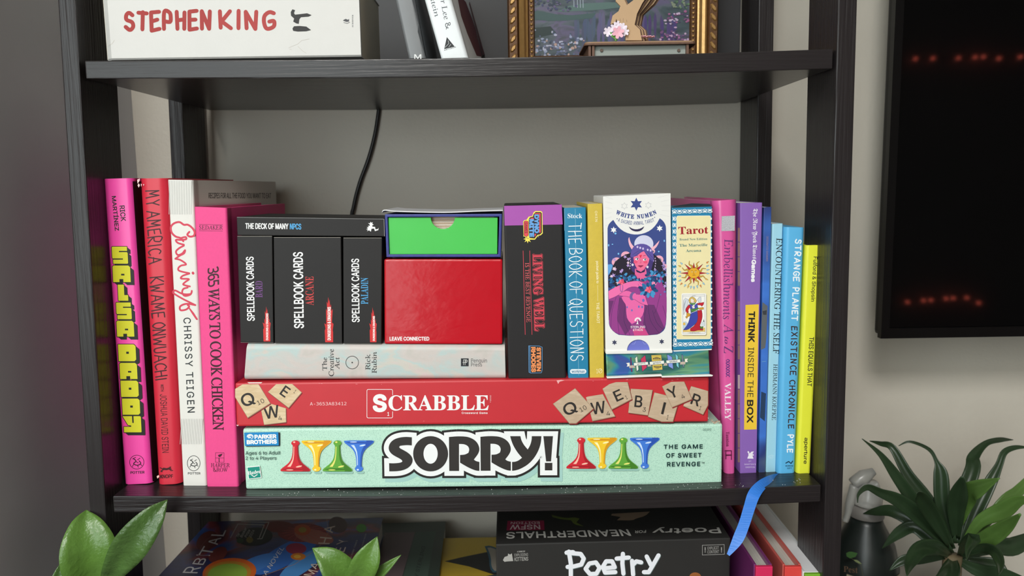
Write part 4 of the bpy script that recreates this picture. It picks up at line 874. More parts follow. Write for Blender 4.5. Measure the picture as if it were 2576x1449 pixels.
p.polyg(A, [(712, 1068), (758, 1062), (735, 1118)], (222, 40, 70)); p.line([A(735, 1140), A(742, 1190), A(722, 1200)], .6, (160, 50, 90), up=False); p.polyg(A, smooth2([(685, 1242), (715, 1232), (735, 1236), (760, 1232), (785, 1240), (735, 1272)], 1), (150, 40, 84))
p.polyg(A, smooth2([(560, 1080), (590, 960), (650, 895), (760, 872), (860, 900), (930, 985), (960, 1120), (935, 1170), (860, 1110), (790, 1000), (740, 1020), (670, 1080), (590, 1105)], 1), HA)
for q in ([(600, 1060), (690, 1000), (760, 985)], [(640, 1080), (720, 1020), (780, 990)], [(800, 1000), (860, 1080), (930, 1150)], [(830, 990), (890, 1060), (945, 1120)]): p.line([A(*v) for v in q], .6, INK, up=False)
for x, y in ((682, 930), (728, 945), (775, 958), (852, 978), (900, 988)): p.polyg(A, ell(x, y, 16, 20, 10), (200, 188, 224), up=False)
for x, y in ((602, 1226), (848, 1262)): p.polyg(A, ell(x, y, 19, 22, 10), (220, 212, 226), up=False)
for x in (560, 975):
    for j in range(5): p.polyg(A, ell(x + 8 * math.sin(j), 1120 + 42 * j, 8, 14, 8), (196, 176, 214), up=False)
# robe, body, arms, flowers
RB = (150, 62, 138); RBD = (108, 50, 108); SK = (232, 104, 168)
p.polyg(A, smooth2([(200, 1700), (260, 1640), (520, 1560), (830, 1500), (1030, 1400), (1100, 1410), (1090, 1560), (1165, 1650), (1166, 2100), (1130, 2290), (980, 2392), (420, 2398), (260, 2320), (205, 2180)], 1, .9), RB)
p.polyg(A, [(790, 1880), (960, 1890), (1130, 2270), (1040, 2370), (870, 2390), (770, 2200)], RBD); p.polyg(A, [(380, 1760), (480, 1800), (500, 2100), (600, 2250), (480, 2390), (350, 2150)], RBD, up=False); p.polyg(A, [(205, 1820), (290, 1820), (240, 2000), (206, 2150)], RBD, up=False)
p.polyg(A, smooth2([(600, 1440), (650, 1380), (690, 1460), (740, 1500), (820, 1460), (870, 1380), (905, 1400), (860, 1470), (780, 1540), (640, 1500)], 1), (186, 66, 112))
p.polyg(A, smooth2([(905, 1420), (960, 1390), (1030, 1390), (1025, 1490), (990, 1560), (930, 1580), (900, 1480)], 1), (232, 138, 176))
p.polyg(A, smooth2([(420, 1760), (560, 1700), (760, 1720), (800, 1880), (785, 2040), (700, 2150), (590, 2205), (520, 2140), (495, 2020), (500, 1900), (430, 1800)], 1), SK)
p.polyg(A, [(590, 2260), (780, 2250), (870, 2392), (630, 2398)], (206, 72, 134)); p.polyg(A, smooth2([(600, 2215), (700, 2155), (790, 2060), (775, 2200), (700, 2290), (560, 2300)], 1), (140, 58, 128), up=False)
for q in ([(330, 1760), (260, 2000), (240, 2280)], [(390, 1780), (350, 2050), (380, 2380)], [(480, 1900), (460, 2150), (560, 2390)], [(860, 1900), (900, 2150), (1050, 2370)], [(930, 1980), (1000, 2180), (1110, 2300)], [(1060, 1700), (1000, 1950), (960, 2030)], [(1100, 1900), (1160, 2100)], [(830, 1930), (800, 2150), (870, 2380)]): p.line(spl2([A(*v) for v in q], 5), .7, INK, up=False)
BLF = ((42, 108, 160), (30, 76, 124), (70, 148, 200), (34, 58, 108))
for i in range(90):
    t = random.random(); x = 210 + 900 * t + random.uniform(-30, 30); y = (1520 - 130 * math.sin(t * 2.4)) + random.uniform(-70, 110)
    if y > 1720 or (640 < x < 830 and y < 1450): continue
    p.polyg(A, ell(x, y, random.uniform(22, 40), random.uniform(14, 24), 9, random.uniform(0, 3)), random.choice(BLF), up=False)
p.lay += 1
AL = smooth2([(200, 1660), (300, 1600), (440, 1540), (560, 1500), (700, 1488), (790, 1520), (840, 1590), (800, 1630), (740, 1640), (680, 1590), (560, 1590), (450, 1670), (330, 1750), (205, 1800)], 1)
p.polyg(A, AL, (236, 112, 172)); p.line([A(*q) for q in AL], .6, INK, True, up=False)
AR = smooth2([(360, 1730), (470, 1650), (560, 1660), (640, 1720), (800, 1710), (860, 1900), (760, 1880), (620, 1790), (520, 1750), (400, 1740)], 1); p.polyg(A, AR, SK); p.line([A(*q) for q in AR], .6, INK, True, up=False)
for q in ([(700, 1505), (760, 1560), (810, 1625)], [(730, 1500), (800, 1550), (838, 1585)], [(690, 1540), (720, 1600), (740, 1638)]): p.line([A(*v) for v in q], .6, (150, 50, 110), up=False)
p.line([A(*q) for q in ell(418, 1600, 22, 72, 20)], 1.4, (120, 84, 150), True); p.polyg(A, ell(602, 1745, 48, 70, 20, .3), (112, 92, 150)); p.polyg(A, ell(630, 1745, 30, 52, 16, .3), SK)
for i in range(26):
    a = i * 2.4; rr = 40 + 100 * (i / 26); p.polyg(A, ell(865 + rr * math.cos(a), 1640 + rr * .8 * math.sin(a), 44, 26, 10, a), random.choice(BLF), up=(i % 6 == 0))
for cx, cy, s in ((865, 1635, 1), (415, 1508, .9)):
    p.lay += 1
    for i in range(12): a = i * 2.4; p.polyg(A, ell(cx + (8 + 44 * i / 12) * math.cos(a) * s, cy + (6 + 34 * i / 12) * math.sin(a) * s, 26 * s, 18 * s, 9, a), ((214, 62, 100), (236, 110, 136))[i % 2], up=(i % 4 == 0))
for x, y, rx, ry in ((780, 1815, 20, 28), (512, 1928, 11, 18), (590, 1980, 13, 19), (705, 1920, 15, 21), (760, 1925, 14, 21), (1135, 1672, 22, 16), (1068, 1720, 12, 16)): p.polyg(A, ell(x, y, rx, ry, 10), (104, 110, 186), up=False)
p.name('publisher_mark'); p.lay += 1; Wc = (240, 238, 240)
p.polyg(A, [(655, 2215), (675, 2190), (678, 2150), (690, 2150), (692, 2190), (700, 2215), (675, 2205)], Wc)
for i in range(9): a = math.radians(-180 + i * 22.5); p.polyg(A, ell(688 + 42 * math.cos(a), 2150 + 42 * math.sin(a), 17, 8, 8, a), Wc, up=False)
p.tbox('STERLING', *A(568, 2238), *A(810, 2276), Wc, off=.01, dy=-.5); p.tbox('ETHOS', *A(610, 2288), *A(772, 2324), Wc, off=.01, dy=-.5); p.done()
p = Print(r, .0218 ).name('tray_print'); p.lay = 1; p.line([A(585, 2540), A(630, 2540), A(655, 2490)], .5, (180, 184, 226)); p.line([A(765, 2490), A(795, 2540), A(840, 2535)], .5, (180, 184, 226), up=False); p.done()

# small blue-bordered deck box
QT = [(1690, 523), (1791, 519), (1791.5, 877), (1693.5, 881)]
r = carton('deck_box', 'narrow deck box with blue floral border, cream panel, printed sun and winged figure', QT, .021, .062, M('teal_print_card', (30, 128, 170), .42, .05, 40), 'deck box', bev=.0006)
V = [U(1692, 521, .021), U(1789, 518.5, .021), U(1786, 513, .05), U(1740, 511.5, .05), U(1697, 518, .05)]
mk('top_flap', V + [v - Vector((0, 0, .0005)) for v in V], [(0, 1, 2, 3, 4), (9, 8, 7, 6, 5)] + [(i, (i + 1) % 5, 5 + (i + 1) % 5, 5 + i) for i in range(5)], M('flap_dark', (40, 60, 70), .5), r)
xpoly('bottom_flap', [(1693.5, 881.5), (1695, 884.5), (1790, 880.5), (1791, 877.5)], .0215, .06, WF, r)
p = Print(r, .021); T = K(1680, 500, 6.585); TB = lambda x, y: T(x, y + 1251); WC = (236, 240, 240)
p.name('border_print'); p.lay += 1
def fleur(cx, cy, s, rot):
    R = lambda x, y: (cx + (x * math.cos(rot) - y * math.sin(rot)) * s, cy + (x * math.sin(rot) + y * math.cos(rot)) * s)
    for sg in (-1, 1):
        p.line(spl2([T(*R(sg * x, y)) for x, y in ((4, 30), (22, 22), (30, 2), (18, -10), (10, 2))], 3), 1.5, WC, up=False); p.line(spl2([T(*R(sg * x, y)) for x, y in ((4, 10), (16, -22), (34, -26))], 3), 1.2, WC, up=False)
        p.polyg(T, [R(sg * x, y) for x, y in ell(34, 20, 7, 5, 7)], WC, up=False)
    p.polyg(T, [R(x, y) for x, y in ((0, -34), (8, -12), (0, 8), (-8, -12))], WC, up=False)
for y in range(330, 2440, 106): fleur(106 + (y - 330) * .008, y, .95, math.pi / 2 * (-1) ** (y // 106)); fleur(718 + (y - 330) * .003, y, .38, math.pi / 2 * (-1) ** (y // 106 + 1))
for x in range(110, 700, 84): fleur(x, 216 - (x - 115) * .03, 1.05, math.pi * (x // 86 % 2)); fleur(x + 12, 2416 - (x - 115) * .03, 1.05, math.pi * (x // 86 % 2 + 1))
p.lay += 2
p.name('panel_print').polyg(T, [(x, y - (x - 150) * .008) for x, y in rrect(142, 282, 712, 2330, 28)], (236, 238, 226)); CRM = (234, 222, 172); p.polyg(T, [(x, y - (x - 150) * .008) for x, y in rrect(149, 289, 705, 2322, 24)], CRM)
p.textq('Tarot', [T(172, 468), T(668, 452), T(672, 576), T(176, 592)], (158, 32, 44), 'serif', .008)
for t, q in (('Brand New Edition', [(192, 656), (652, 645), (654, 682), (194, 693)]), ('The Marseille', [(192, 750), (656, 738), (658, 784), (194, 797)]), ('Arcana', [(298, 838), (552, 832), (554, 878), (298, 886)])): p.textq(t, [T(*v) for v in q], (48, 112, 112), 'serif', -.014, up=False)
sx, sy = 430, 1232; p.lay += 1
for k in range(8):
    a = math.radians(-90 + 45 * k); L = 175 if k % 2 == 0 else 215; L = L if k % 4 != 2 else 225
    tip = (sx + L * math.cos(a), sy + L * math.sin(a)); b1 = (sx + 80 * math.cos(a + .28), sy + 80 * math.sin(a + .28)); b2 = (sx + 80 * math.cos(a - .28), sy + 80 * math.sin(a - .28))
    p.polyg(T, [tip, b1, b2], (176, 40, 52)); p.line([T(*tip), T(*b1)], .4, (60, 30, 20), up=False); p.line([T(*tip), T(*b2)], .4, (60, 30, 20), up=False)
    a2 = a + math.radians(22.5); pts = [(sx + rr * math.cos(a2) - o * math.sin(a2), sy + rr * math.sin(a2) + o * math.cos(a2)) for rr, o in ((80, -4), (120, 14), (160, -14), (212, 10))]
    q = spl2([T(*v) for v in pts], 5); n = len(q); p.line(q, [5 * (1 - i / n) + 1.2 for i in range(n)], (96, 72, 24)); p.line(q, [3.6 * (1 - i / n) + .6 for i in range(n)], (206, 158, 56))
p.polyg(T, ell(sx, sy, 98, 86, 32), (96, 72, 24)); p.polyg(T, ell(sx, sy, 95, 83, 32), (228, 168, 44))
for x in (400, 462): p.polyg(T, ell(x, 1212, 15, 8, 10), (240, 226, 170)); p.polyg(T, ell(x, 1212, 6, 7, 8), (60, 40, 20), up=False); p.line([T(x - 20, 1196), T(x, 1184), T(x + 20, 1194)], .6, (70, 50, 20), up=False)
p.line([T(430, 1200), T(424, 1246), T(444, 1246)], .6, (90, 60, 20), up=False); p.line([T(410, 1268), T(432, 1264), T(456, 1266)], 1, (90, 40, 20), up=False)
for i, (x, y) in enumerate(((225, 1070), (197, 1115), (195, 1210), (195, 1282), (200, 1355), (222, 1410), (285, 1438), (337, 1456), (384, 1466), (432, 1474), (488, 1456), (545, 1446), (596, 1408), (643, 1334), (664, 1238), (664, 1176), (658, 1112), (658, 1052))):
    a = math.atan2(y - sy, x - sx); q = [T(x + u * math.cos(a) - v * math.sin(a), y + u * math.sin(a) + v * math.cos(a)) for u, v in ((30, 0), (10, 7), (-6, 13), (-18, 11), (-24, 0), (-18, -11), (-6, -13), (10, -7))]
    p.poly(q, ((150, 196, 226), (222, 142, 76), (228, 176, 76))[(i * 2) % 3 if i % 2 else 0], up=False); p.line(q, .4, (70, 60, 60), True, up=False)
# printed card with the pouring angel
p.name('card_print'); p.polyg(TB, rrect(240, 330, 648, 1022, 26), (176, 166, 130)); p.polyg(TB, rrect(226, 314, 636, 1006, 24), (238, 236, 232)); OL = (50, 46, 50)
p.line([TB(*q) for q in ((246, 346), (612, 336), (620, 976), (250, 984))], .5, OL, True); p.line([TB(246, 372), TB(612, 362)], .4, OL, up=False); p.line([TB(250, 958), TB(620, 950)], .4, OL, up=False)
p.textq('· XIIII ·', [TB(390, 352), TB(470, 350), TB(470, 366), TB(390, 368)], OL, up=False); p.textq('· TEMPERANCE ·', [TB(335, 962), TB(540, 956), TB(540, 976), TB(335, 982)], OL, 'serif', -.01, up=False)
p.polyg(TB, [(250, 935), (250, 920), (340, 910), (560, 880), (615, 885), (618, 948), (250, 956)], (226, 190, 106)); p.polyg(TB, [(248, 790), (300, 780), (345, 830), (300, 890), (250, 920)], (186, 204, 216), up=False); p.polyg(TB, [(540, 850), (560, 790), (612, 770), (616, 860)], (206, 214, 218), up=False); p.polyg(TB, ell(272, 822, 22, 24, 12), (228, 184, 84))
for q in ([(340, 420), (290, 395), (262, 430), (256, 560), (262, 670), (300, 600), (330, 500)], [(490, 420), (520, 380), (548, 376), (552, 450), (520, 480)]): p.polyg(TB, q, (208, 214, 222)); p.line([TB(*v) for v in q], .5, OL, True, up=False)
for j in range(5): p.line([TB(300 - 8 * j, 420 + 18 * j), TB(275 - 3 * j, 520 + 22 * j)], .4, (110, 116, 130), up=False)
def ol(pts, col, sm=1): q = smooth2(pts, sm, .9); p.polyg(TB, q, col); p.line([TB(*v) for v in q], .5, OL, True, up=False)
ol([(380, 630), (490, 610), (500, 700), (495, 790), (400, 870), (330, 920), (255, 925), (330, 830), (365, 720)], (60, 70, 162)); ol([(490, 600), (560, 590), (575, 680), (560, 770), (530, 850), (585, 905), (580, 930), (500, 925), (440, 945), (375, 940), (370, 900), (440, 850), (500, 760)], (180, 34, 52))
ol([(345, 500), (410, 500), (430, 560), (450, 500), (490, 480), (500, 600), (380, 630), (370, 560)], (70, 80, 170)); ol([(395, 520), (440, 525), (450, 560), (410, 570)], (232, 226, 220)); ol([(380, 570), (440, 580), (500, 548), (510, 570), (460, 610), (385, 625)], (78, 138, 66))
ol([(345, 505), (300, 560), (290, 600), (320, 645), (345, 630), (335, 590), (378, 530)], (192, 36, 50)); ol([(485, 480), (560, 470), (600, 462), (590, 510), (560, 530), (545, 512), (500, 510)], (192, 36, 50))
ol([(350, 470), (380, 500), (440, 505), (470, 460), (430, 480), (390, 480)], (86, 150, 70)); ol([(345, 430), (365, 385), (410, 370), (450, 395), (480, 440), (460, 470), (430, 460), (370, 475), (350, 455)], (214, 178, 92)); ol([(372, 420), (400, 396), (430, 420), (436, 450), (408, 480), (380, 462)], (240, 226, 212))
for x in (385, 412): p.polyg(TB, ell(x, 430 - (x - 385) * .3, 4, 4, 6), OL, up=False)
p.line([TB(398, 460), TB(412, 456)], .6, (170, 60, 60), up=False)
ol([(310, 640), (345, 640), (375, 660), (370, 690), (330, 705), (315, 735), (290, 705), (312, 690)], (206, 152, 50)); ol([(500, 560), (540, 552), (590, 545), (595, 580), (560, 585), (520, 585)], (206, 152, 50)); ol([(530, 870), (590, 862), (580, 895), (545, 905)], (80, 130, 60))
p.line([TB(370, 650), TB(440, 620), TB(510, 580)], .9, (220, 222, 226), up=False); p.polyg(TB, [(586, 790), (596, 740), (604, 785)], OL, up=False); p.done()

# ------------------------------------------------------------ right group of upright books
QE = [(1794, 505.5), (1856.5, 501.5), (1851, 1194), (1824, 1193)]
r = book('hardcover_book', 'pink glossy hardcover with grey-violet serif title and a silver square sticker, right of the decks', QE, .036, .19, M('pink_gloss', (222, 92, 160), .22, .04, 20, .15, 25), rnd=.008)
p = Print(r, .036); c6 = K(1780, 490, 4.028); c8 = K(1800, 850, 4.023); EM = (104, 58, 116)
SIL = M('silver_sticker', (206, 206, 214), .3, .5, 1200, 0, metal=.3)
p.name('sticker').polyg(c6, [(143, 217), (277, 212), (275, 365), (140, 368)], SIL)
p.name('title_lettering').text('Embellishments', (1834, 601.7), (1830.5, 803), 24, EM, 'light', .004); p.text('A', (1833.5, 815.2), (1833, 838.8), 24, EM, 'light', .004, up=False); p.text('to', (1827.5, 846.5), (1827.4, 865), 10, EM, 'ital', -.02, up=False); p.text('Z', (1833, 871), (1832.5, 888.5), 23, EM, 'light', .004, up=False)
oc = (84, 54, 124)
p.line([(1831 + 4.6 * math.sin(t * 1.05), 904 + t * 2.2) for t in range(21)], 2, oc, up=False); p.line([(1831 - 4.6 * math.sin(t * 1.05), 904 + t * 2.2) for t in range(21)], 1.4, oc, up=False)
p.name('author_name').text('VALLEY', (1830.9, 963), (1831, 1057.5), 15.6, (240, 226, 236), 'serif', -.008, up=False)
p.name('publisher_mark').text('Taunton', (1830.5, 1086), (1831, 1123), 8.6, (110, 32, 74), 'serif', -.025, up=False); p.line([(1824, 1134), (1840, 1134), (1840, 1156)], 2.4, (96, 26, 62), up=False); p.line([(1826, 1145), (1840, 1145)], 3.4, (96, 26, 62), up=False); p.line([(1826, 1138), (1826, 1154)], 2, (96, 26, 62), up=False); p.done()

QY = [(1862, 511), (1918, 509.5), (1903, 1193.5), (1862, 1192.5)]
r = book('paperback_book', 'purple puzzle paperback with a yellow panel of black capitals on its spine', QY, .036, .15, M('purple_cover', (138, 98, 178), .42, .04, 40), False, .0008, PAGESW)
p = Print(r, .036)
p.name('series_lettering').text('The New York Times', (1899.2, 524.8), (1897.4, 651.4), 14, (238, 236, 240), 'frak', .0); p.text('Games', (1896.4, 653), (1895, 709.7), 11.5, (240, 238, 242), off=.06, up=False)
p.name('title_panel').poly([(1875.3, 767), (1908.8, 765.5), (1903.3, 1080), (1871.8, 1081)], (236, 196, 62)); TK = (44, 40, 30)
p.name('title_lettering').text('THINK', (1891.5, 783), (1890, 861), 16.5, TK, off=.045); p.text('INSIDE', (1889.5, 874), (1888.2, 949), 15, TK, up=False); p.text('THE', (1888, 957), (1887.4, 999), 15, TK, up=False); p.text('BOX', (1887.2, 1006), (1886.8, 1064), 16.5, TK, off=.04, up=False)
p.name('publisher_mark'); GW = (236, 230, 240)
p.polyg(c8, [(322, 1222), (385, 1222), (380, 1208), (372, 1190), (388, 1192), (384, 1176), (372, 1180), (388, 1148), (362, 1152), (344, 1172), (340, 1152), (328, 1144), (322, 1158), (332, 1166), (334, 1190), (326, 1206)], GW)
for t, x0, x1, y0, y1 in (('ST.', 335, 368, 1242, 1256), ("MARTIN'S", 293, 408, 1272, 1286), ('GRIFFIN', 303, 398, 1302, 1316)): p.tbox(t, *c8(x0, y0), *c8(x1, y1), (214, 200, 226), off=.01)
p.done()
A_, n_ = side_plane(QY, .036, False); p = Print(r, pt=A_, n=n_, eps=2e-6).name('cover_print')
def cellq(ya, yb): # one printed square on the left board, seen edge on
    L = lambda y: 1862 + (y - 511) * 0.0; return [(L(ya) - 6, ya), (L(ya) - .8, ya), (L(yb) - .8, yb), (L(yb) - 6, yb)]
for k in range(16):
    if k in (4, 9): continue
    p.poly(cellq(573 + 37 * k, 608 + 37 * k), (240, 238, 226) if k == 9 or k == 10 else (196, 164, 150), up=False)
p.done()

QBL = [(1922, 522), (1941, 520.5), (1925, 1193), (1909, 1192.5)]
r = book('paperback_book', 'thin blue paperback with a photographic spine of sky and rocks', QBL, .036, .13, ramp_mat('photo_spine', [(.3, (40, 66, 150)), (.45, (64, 118, 206)), (.55, (44, 58, 118)), (.62, (96, 112, 124)), (.75, (52, 84, 140))], 9, .35, 3, .4, 0, (.4, 1, 1)), False, .0005, PAGESW)
p = Print(r, .036).name('title_lettering').text('DESIGNATED SWIMMER', (1930.6, 594.8), (1929.4, 657.6), 5, (150, 128, 140)); p.text('GION DAVIS', (1925, 828), (1924.3, 857.8), 4.6, (216, 220, 224), off=.01, up=False)
p.name('photo_print').poly([(1918, 760), (1931, 770), (1928, 850), (1925, 875), (1914, 880), (1916, 800)], (96, 100, 102)); p.poly([(1918, 783), (1929, 780), (1928, 792), (1920, 792)], (60, 62, 66)); p.line([(1916.5, 910), (1927, 909)], .8, (120, 170, 190), up=False); p.poly([(1915, 985), (1927, 990), (1924, 1060), (1912, 1050)], (40, 62, 92)); p.done()

QH = [(1943, 563.5), (1970, 562), (1951.5, 1193.5), (1927, 1193)]
r = book('paperback_book', 'pale sky blue slim paperback with thin black serif capitals', QH, .036, .13, M('sky_cover', (158, 208, 226), .42, .04, 60), False, .0012, PAGESW)
p = Print(r, .036).name('title_lettering').text('ENCOUNTERING THE SELF', (1960.6, 599), (1951.8, 890), 15.4, (34, 44, 52), 'serif', -.026)
p.name('author_name').text('HERMANN KOEPKE', (1951, 916), (1946.8, 1056.8), 10.6, (40, 56, 68), 'serif', -.026); p.name('publisher_mark').line([(1940 + (2 + t * .42) * math.cos(t * .8), 1149.5 + (1.2 + t * .26) * math.sin(t * .8)) for t in range(16)], .7, (196, 224, 236)); p.done()

QS = [(1975.5, 571), (2025.5, 572.5), (2001, 1196.5), (1956, 1197)]
r = book('hardcover_book', 'bright blue hardcover with handwritten white and brown capitals', QS, .031, .14, M('azure_cover', (92, 178, 226), .4, .04, 40), rnd=.004)
p = Print(r, .031).name('title_lettering'); HW = (236, 242, 246); HB = (62, 44, 44)
p.hand('STRANGE', (2008.5, 603), (2003, 707), 14.5, 3, HW, gap=.4); p.hand('PLANET', (2002.3, 724), (1999, 805), 14, 3, HW, gap=.4); p.hand('EXISTENCE', (1998.6, 822), (1995, 943), 14, 2.6, HB, gap=.4); p.hand('CHRONICLE', (1993.6, 956), (1990, 1078), 13.5, 2.6, HB, gap=.4)
p.name('author_name').hand('PYLE', (1989, 1094), (1987, 1138), 13, 3, HW, gap=.4)
p.name('publisher_mark').line([(1977, 1165), (1984, 1161), (1990, 1166), (1994, 1160)], 2.6, (30, 62, 84)); p.tbox('MORROW', 1976, 1170, 1995, 1174, (30, 62, 84), off=.02); p.tbox('GIFT', 1980, 1176, 1992, 1180, (30, 62, 84), off=.02, up=False); p.done()
rib = [U(1968, 1196, .034), U(1955, 1199, .028), U(1938, 1206, .014), U(1915, 1221, .002), U(1896, 1245, -.006), U(1884, 1280, -.009), U(1872, 1318, -.012), U(1856, 1357, -.014), U(1832, 1396, -.014)]
wd = [7, 8, 10.5, 13, 15, 14, 13.5, 13, 4]
cs = spl(rib, 6); ws = [v.x for v in spl([(q, 0, 0) for q in wd], 6)]
V = []; Fs = []
for i, c in enumerate(cs):
    t = (cs[min(i + 1, len(cs) - 1)] - cs[max(i - 1, 0)]).normalized(); tw = .5 + .9 * i / len(cs)
    sd = t.cross(Vector((0, -math.cos(tw * .6), math.sin(tw * .6)))).normalized() * ws[i] * .65 / 2000 ; nn = t.cross(sd).normalized() * .00025
    V += [c - sd - nn, c + sd - nn, c + sd + nn, c - sd + nn]
    if i: k = 4 * (i - 1); Fs += [(k + j, k + (j + 1) % 4, k + 4 + (j + 1) % 4, k + 4 + j) for j in range(4)]
Fs += [(0, 1, 2, 3), (len(V) - 1, len(V) - 2, len(V) - 3, len(V) - 4)]
mk('ribbon_marker', V, Fs, M('blue_satin', (52, 122, 214), .28, .06, 1, .15, 1, stretch=(60, 60, 900)), r, smooth=False, label='blue satin ribbon bookmark hanging over the shelf edge')

QYE = [(2028, 617.5), (2065.5, 616.5), (2039.5, 1191.5), (2004.5, 1191)]
r = book('hardcover_book', 'slim bright yellow book with plain black lettering, last on the right', QYE, .029, .15, M('yellow_cover', (226, 228, 58), .42, .03, 40), True, .003, PAGESW)
p = Print(r, .029); TK = (54, 52, 34)
p.name('author_name').text('Fulford & Shopsin', (2050.5, 645.5), (2044, 758.5), 12.4, TK, off=.012); p.name('title_lettering').text('THIS EQUALS THAT', (2041.4, 847.8), (2035.6, 971.8), 13, TK, off=.018, up=False); p.name('publisher_mark').text('aperture', (2027.4, 1101), (2024.6, 1167), 11, TK, off=.02, up=False); p.done()

# ------------------------------------------------------------ on the top board
TZ = U(600, 148, .02).z
V = [U(253, 146, .012), U(907, 146.5, .012)]; zt = V[0].z
xl, xr = U(252, 100, .012).x, U(907, 100, .012).x; zb = (V[0].z + V[1].z) / 2; th = .062
WB = M('white_worn_paper', (204, 202, 198), .45, .04, 30, .12, 90)
r = empty('paperback_book', ((xl + xr) / 2, .08, zb), 'thick white paperback with red brush-painted name, lying on the top board', 'book')
prof = [(.0, .0012), (.0012, 0), (th - .0012, 0), (th, .0012), (th, .105), (th - .0007, .105), (th - .0007, .0045), (.0007, .0045), (.0007, .105), (0, .105)]
n = len(prof); V = [Vector((x, .012 + d, zb + h)) for x in (xl, xr) for h, d in prof]
V = []
for j, x in enumerate((xl, xl + .003, xl + .008, xr)):
    off = (.010, .004, 0, 0)[j]
    V += [Vector((x, .012 + d + (off if d < .1 else 0), zb + h)) for h, d in prof]
Fs = [(a * n + i, a * n + (i + 1) % n, (a + 1) * n + (i + 1) % n, (a + 1) * n + i) for a in range(3) for i in range(n)] + [tuple(range(n))[::-1], tuple(range(3 * n, 4 * n))]
mk('cover', V, Fs, WB, r); box('page_block', (xl + .002, .0175, zb + .0008), (xr - .0008, .116, zb + th - .0008), PAGES, r, 0)
p = Print(r, .012); SR = (158, 40, 36); k1 = K(0, 0, 2.576)
p.name('author_name').hand('STEPHEN', (316, 54), (528, 51), 44, 10, SR, gap=.4, jit=.05); p.hand('KING', (554, 50), (687, 51), 43, 10, (166, 48, 44), gap=.42, jit=.05)
p.name('title_lettering'); BKI = (34, 30, 30)
p.polyg(k1, [(1884, 78), (1895, 60), (1912, 66), (1905, 85), (1912, 95), (1940, 92), (1990, 86), (2020, 98), (2000, 108), (1950, 112), (1940, 125), (1936, 155), (1920, 152), (1900, 140), (1906, 120), (1886, 102)], BKI); p.polyg(k1, [(1895, 185), (1905, 170), (1940, 168), (1985, 172), (2016, 195), (1985, 203), (1930, 205), (1900, 200)], BKI, up=False)
p.name('publisher_mark').polyg(k1, [(2228, 128), (2240, 122), (2255, 128), (2262, 122), (2262, 140), (2245, 142), (2222, 134)], (70, 70, 74)); p.line([k1(*q) for q in ((2228, 146), (2250, 152), (2266, 144))], 1.2, (70, 70, 74), up=False); p.text('SCRIBNER', k1(2285, 176), k1(2285, 95), 3.2, (90, 90, 94), 'serif', -.01, up=False)
p.name('wear')
for q in ([(1870, 310), (1905, 295), (1930, 285), (1955, 262), (2005, 252)], [(1875, 318), (1890, 322)], [(1930, 300), (1960, 330), (1985, 345)], [(695, 292), (725, 285), (742, 260)]): p.line([k1(*v) for v in q], .9, (186, 180, 172), up=False)
p.done()
# the dark board behind everything on the top shelf
bl, br_ = U(936, 140, .235).x, U(1868, 140, .235).x
put(box('backing_board', (bl, .245, TZ - .004), (br_, .258, TZ + .33), M('black_board', (34, 33, 36), .5, .1, 40), None, .001), 'large matt black board leaning upright behind the gold frame', 'board')
# leaning books
def lean_book(name, label, px, y0, D, mat, sk=0):
    return book(name, label, px, y0, D, mat, True, .003, None, None, None, sk)
dzt = lambda q: q
QG1 = [(955, -170), (1012, -170), (1071, 146), (1028, 147)]
r = lean_book('hardcover_book', 'grey and black hardcover leaning left beside the white paperback', QG1, .03, .16, M('grey_black_cover', (112, 114, 116), .3, .05, 40))
p = Print(r, .03).name('spine_print').poly([(1012, -168), (1011, -100), (1053, 62), (1051, 80), (1063, 120), (1072, 145), (1071, 146)], (20, 24, 28)); p.tbox('M', 1042, 136.5, 1060, 148, (222, 222, 222), off=.03); p.done()
QG2 = [(1019, -172), (1086, -172), (1178, 145), (1109, 146.5)]
r = lean_book('hardcover_book', 'white hardcover leaning left with grey serif names and a black triangle mark', QG2, .03, .15, M('white_jacket', (226, 230, 232), .35, .03, 40), .085)
p = Print(r, .03); GT = (96, 100, 106); k2 = K(900, 0, 2.576)
p.name('author_name').text('Victor Lee &', (1105, -50), (1129, 74), 14.5, GT, 'light', .006); p.text('Bernstein', (1074, -56), (1100, 42), 12.5, GT, 'light', .006, up=False)
p.name('publisher_mark').polyg(k2, [(577, 240), (560, 318), (628, 302)], (38, 40, 44)); p.line([k2(565, 308), k2(590, 282), k2(585, 262)], .9, (200, 202, 204)); p.line([k2(590, 304), k2(604, 286)], .9, (200, 202, 204), up=False); p.textq('ARTISAN', [k2(557, 322), k2(632, 300), k2(636, 308), k2(560, 330)], (70, 72, 76), off=.02); p.done()
A_, n_ = side_plane(QG2, .03, True, .085); p = Print(r, pt=A_, n=n_, eps=2e-6).name('cover_art')
p.poly([(1148, -20), (1172, 5), (1196, 70), (1213, 143), (1199, 140), (1176, 85), (1160, 40)], (96, 40, 52)); p.poly([(1185, -30), (1200, 30), (1222, 135), (1214, 140), (1200, 80), (1180, 10)], (96, 40, 52)); p.done()

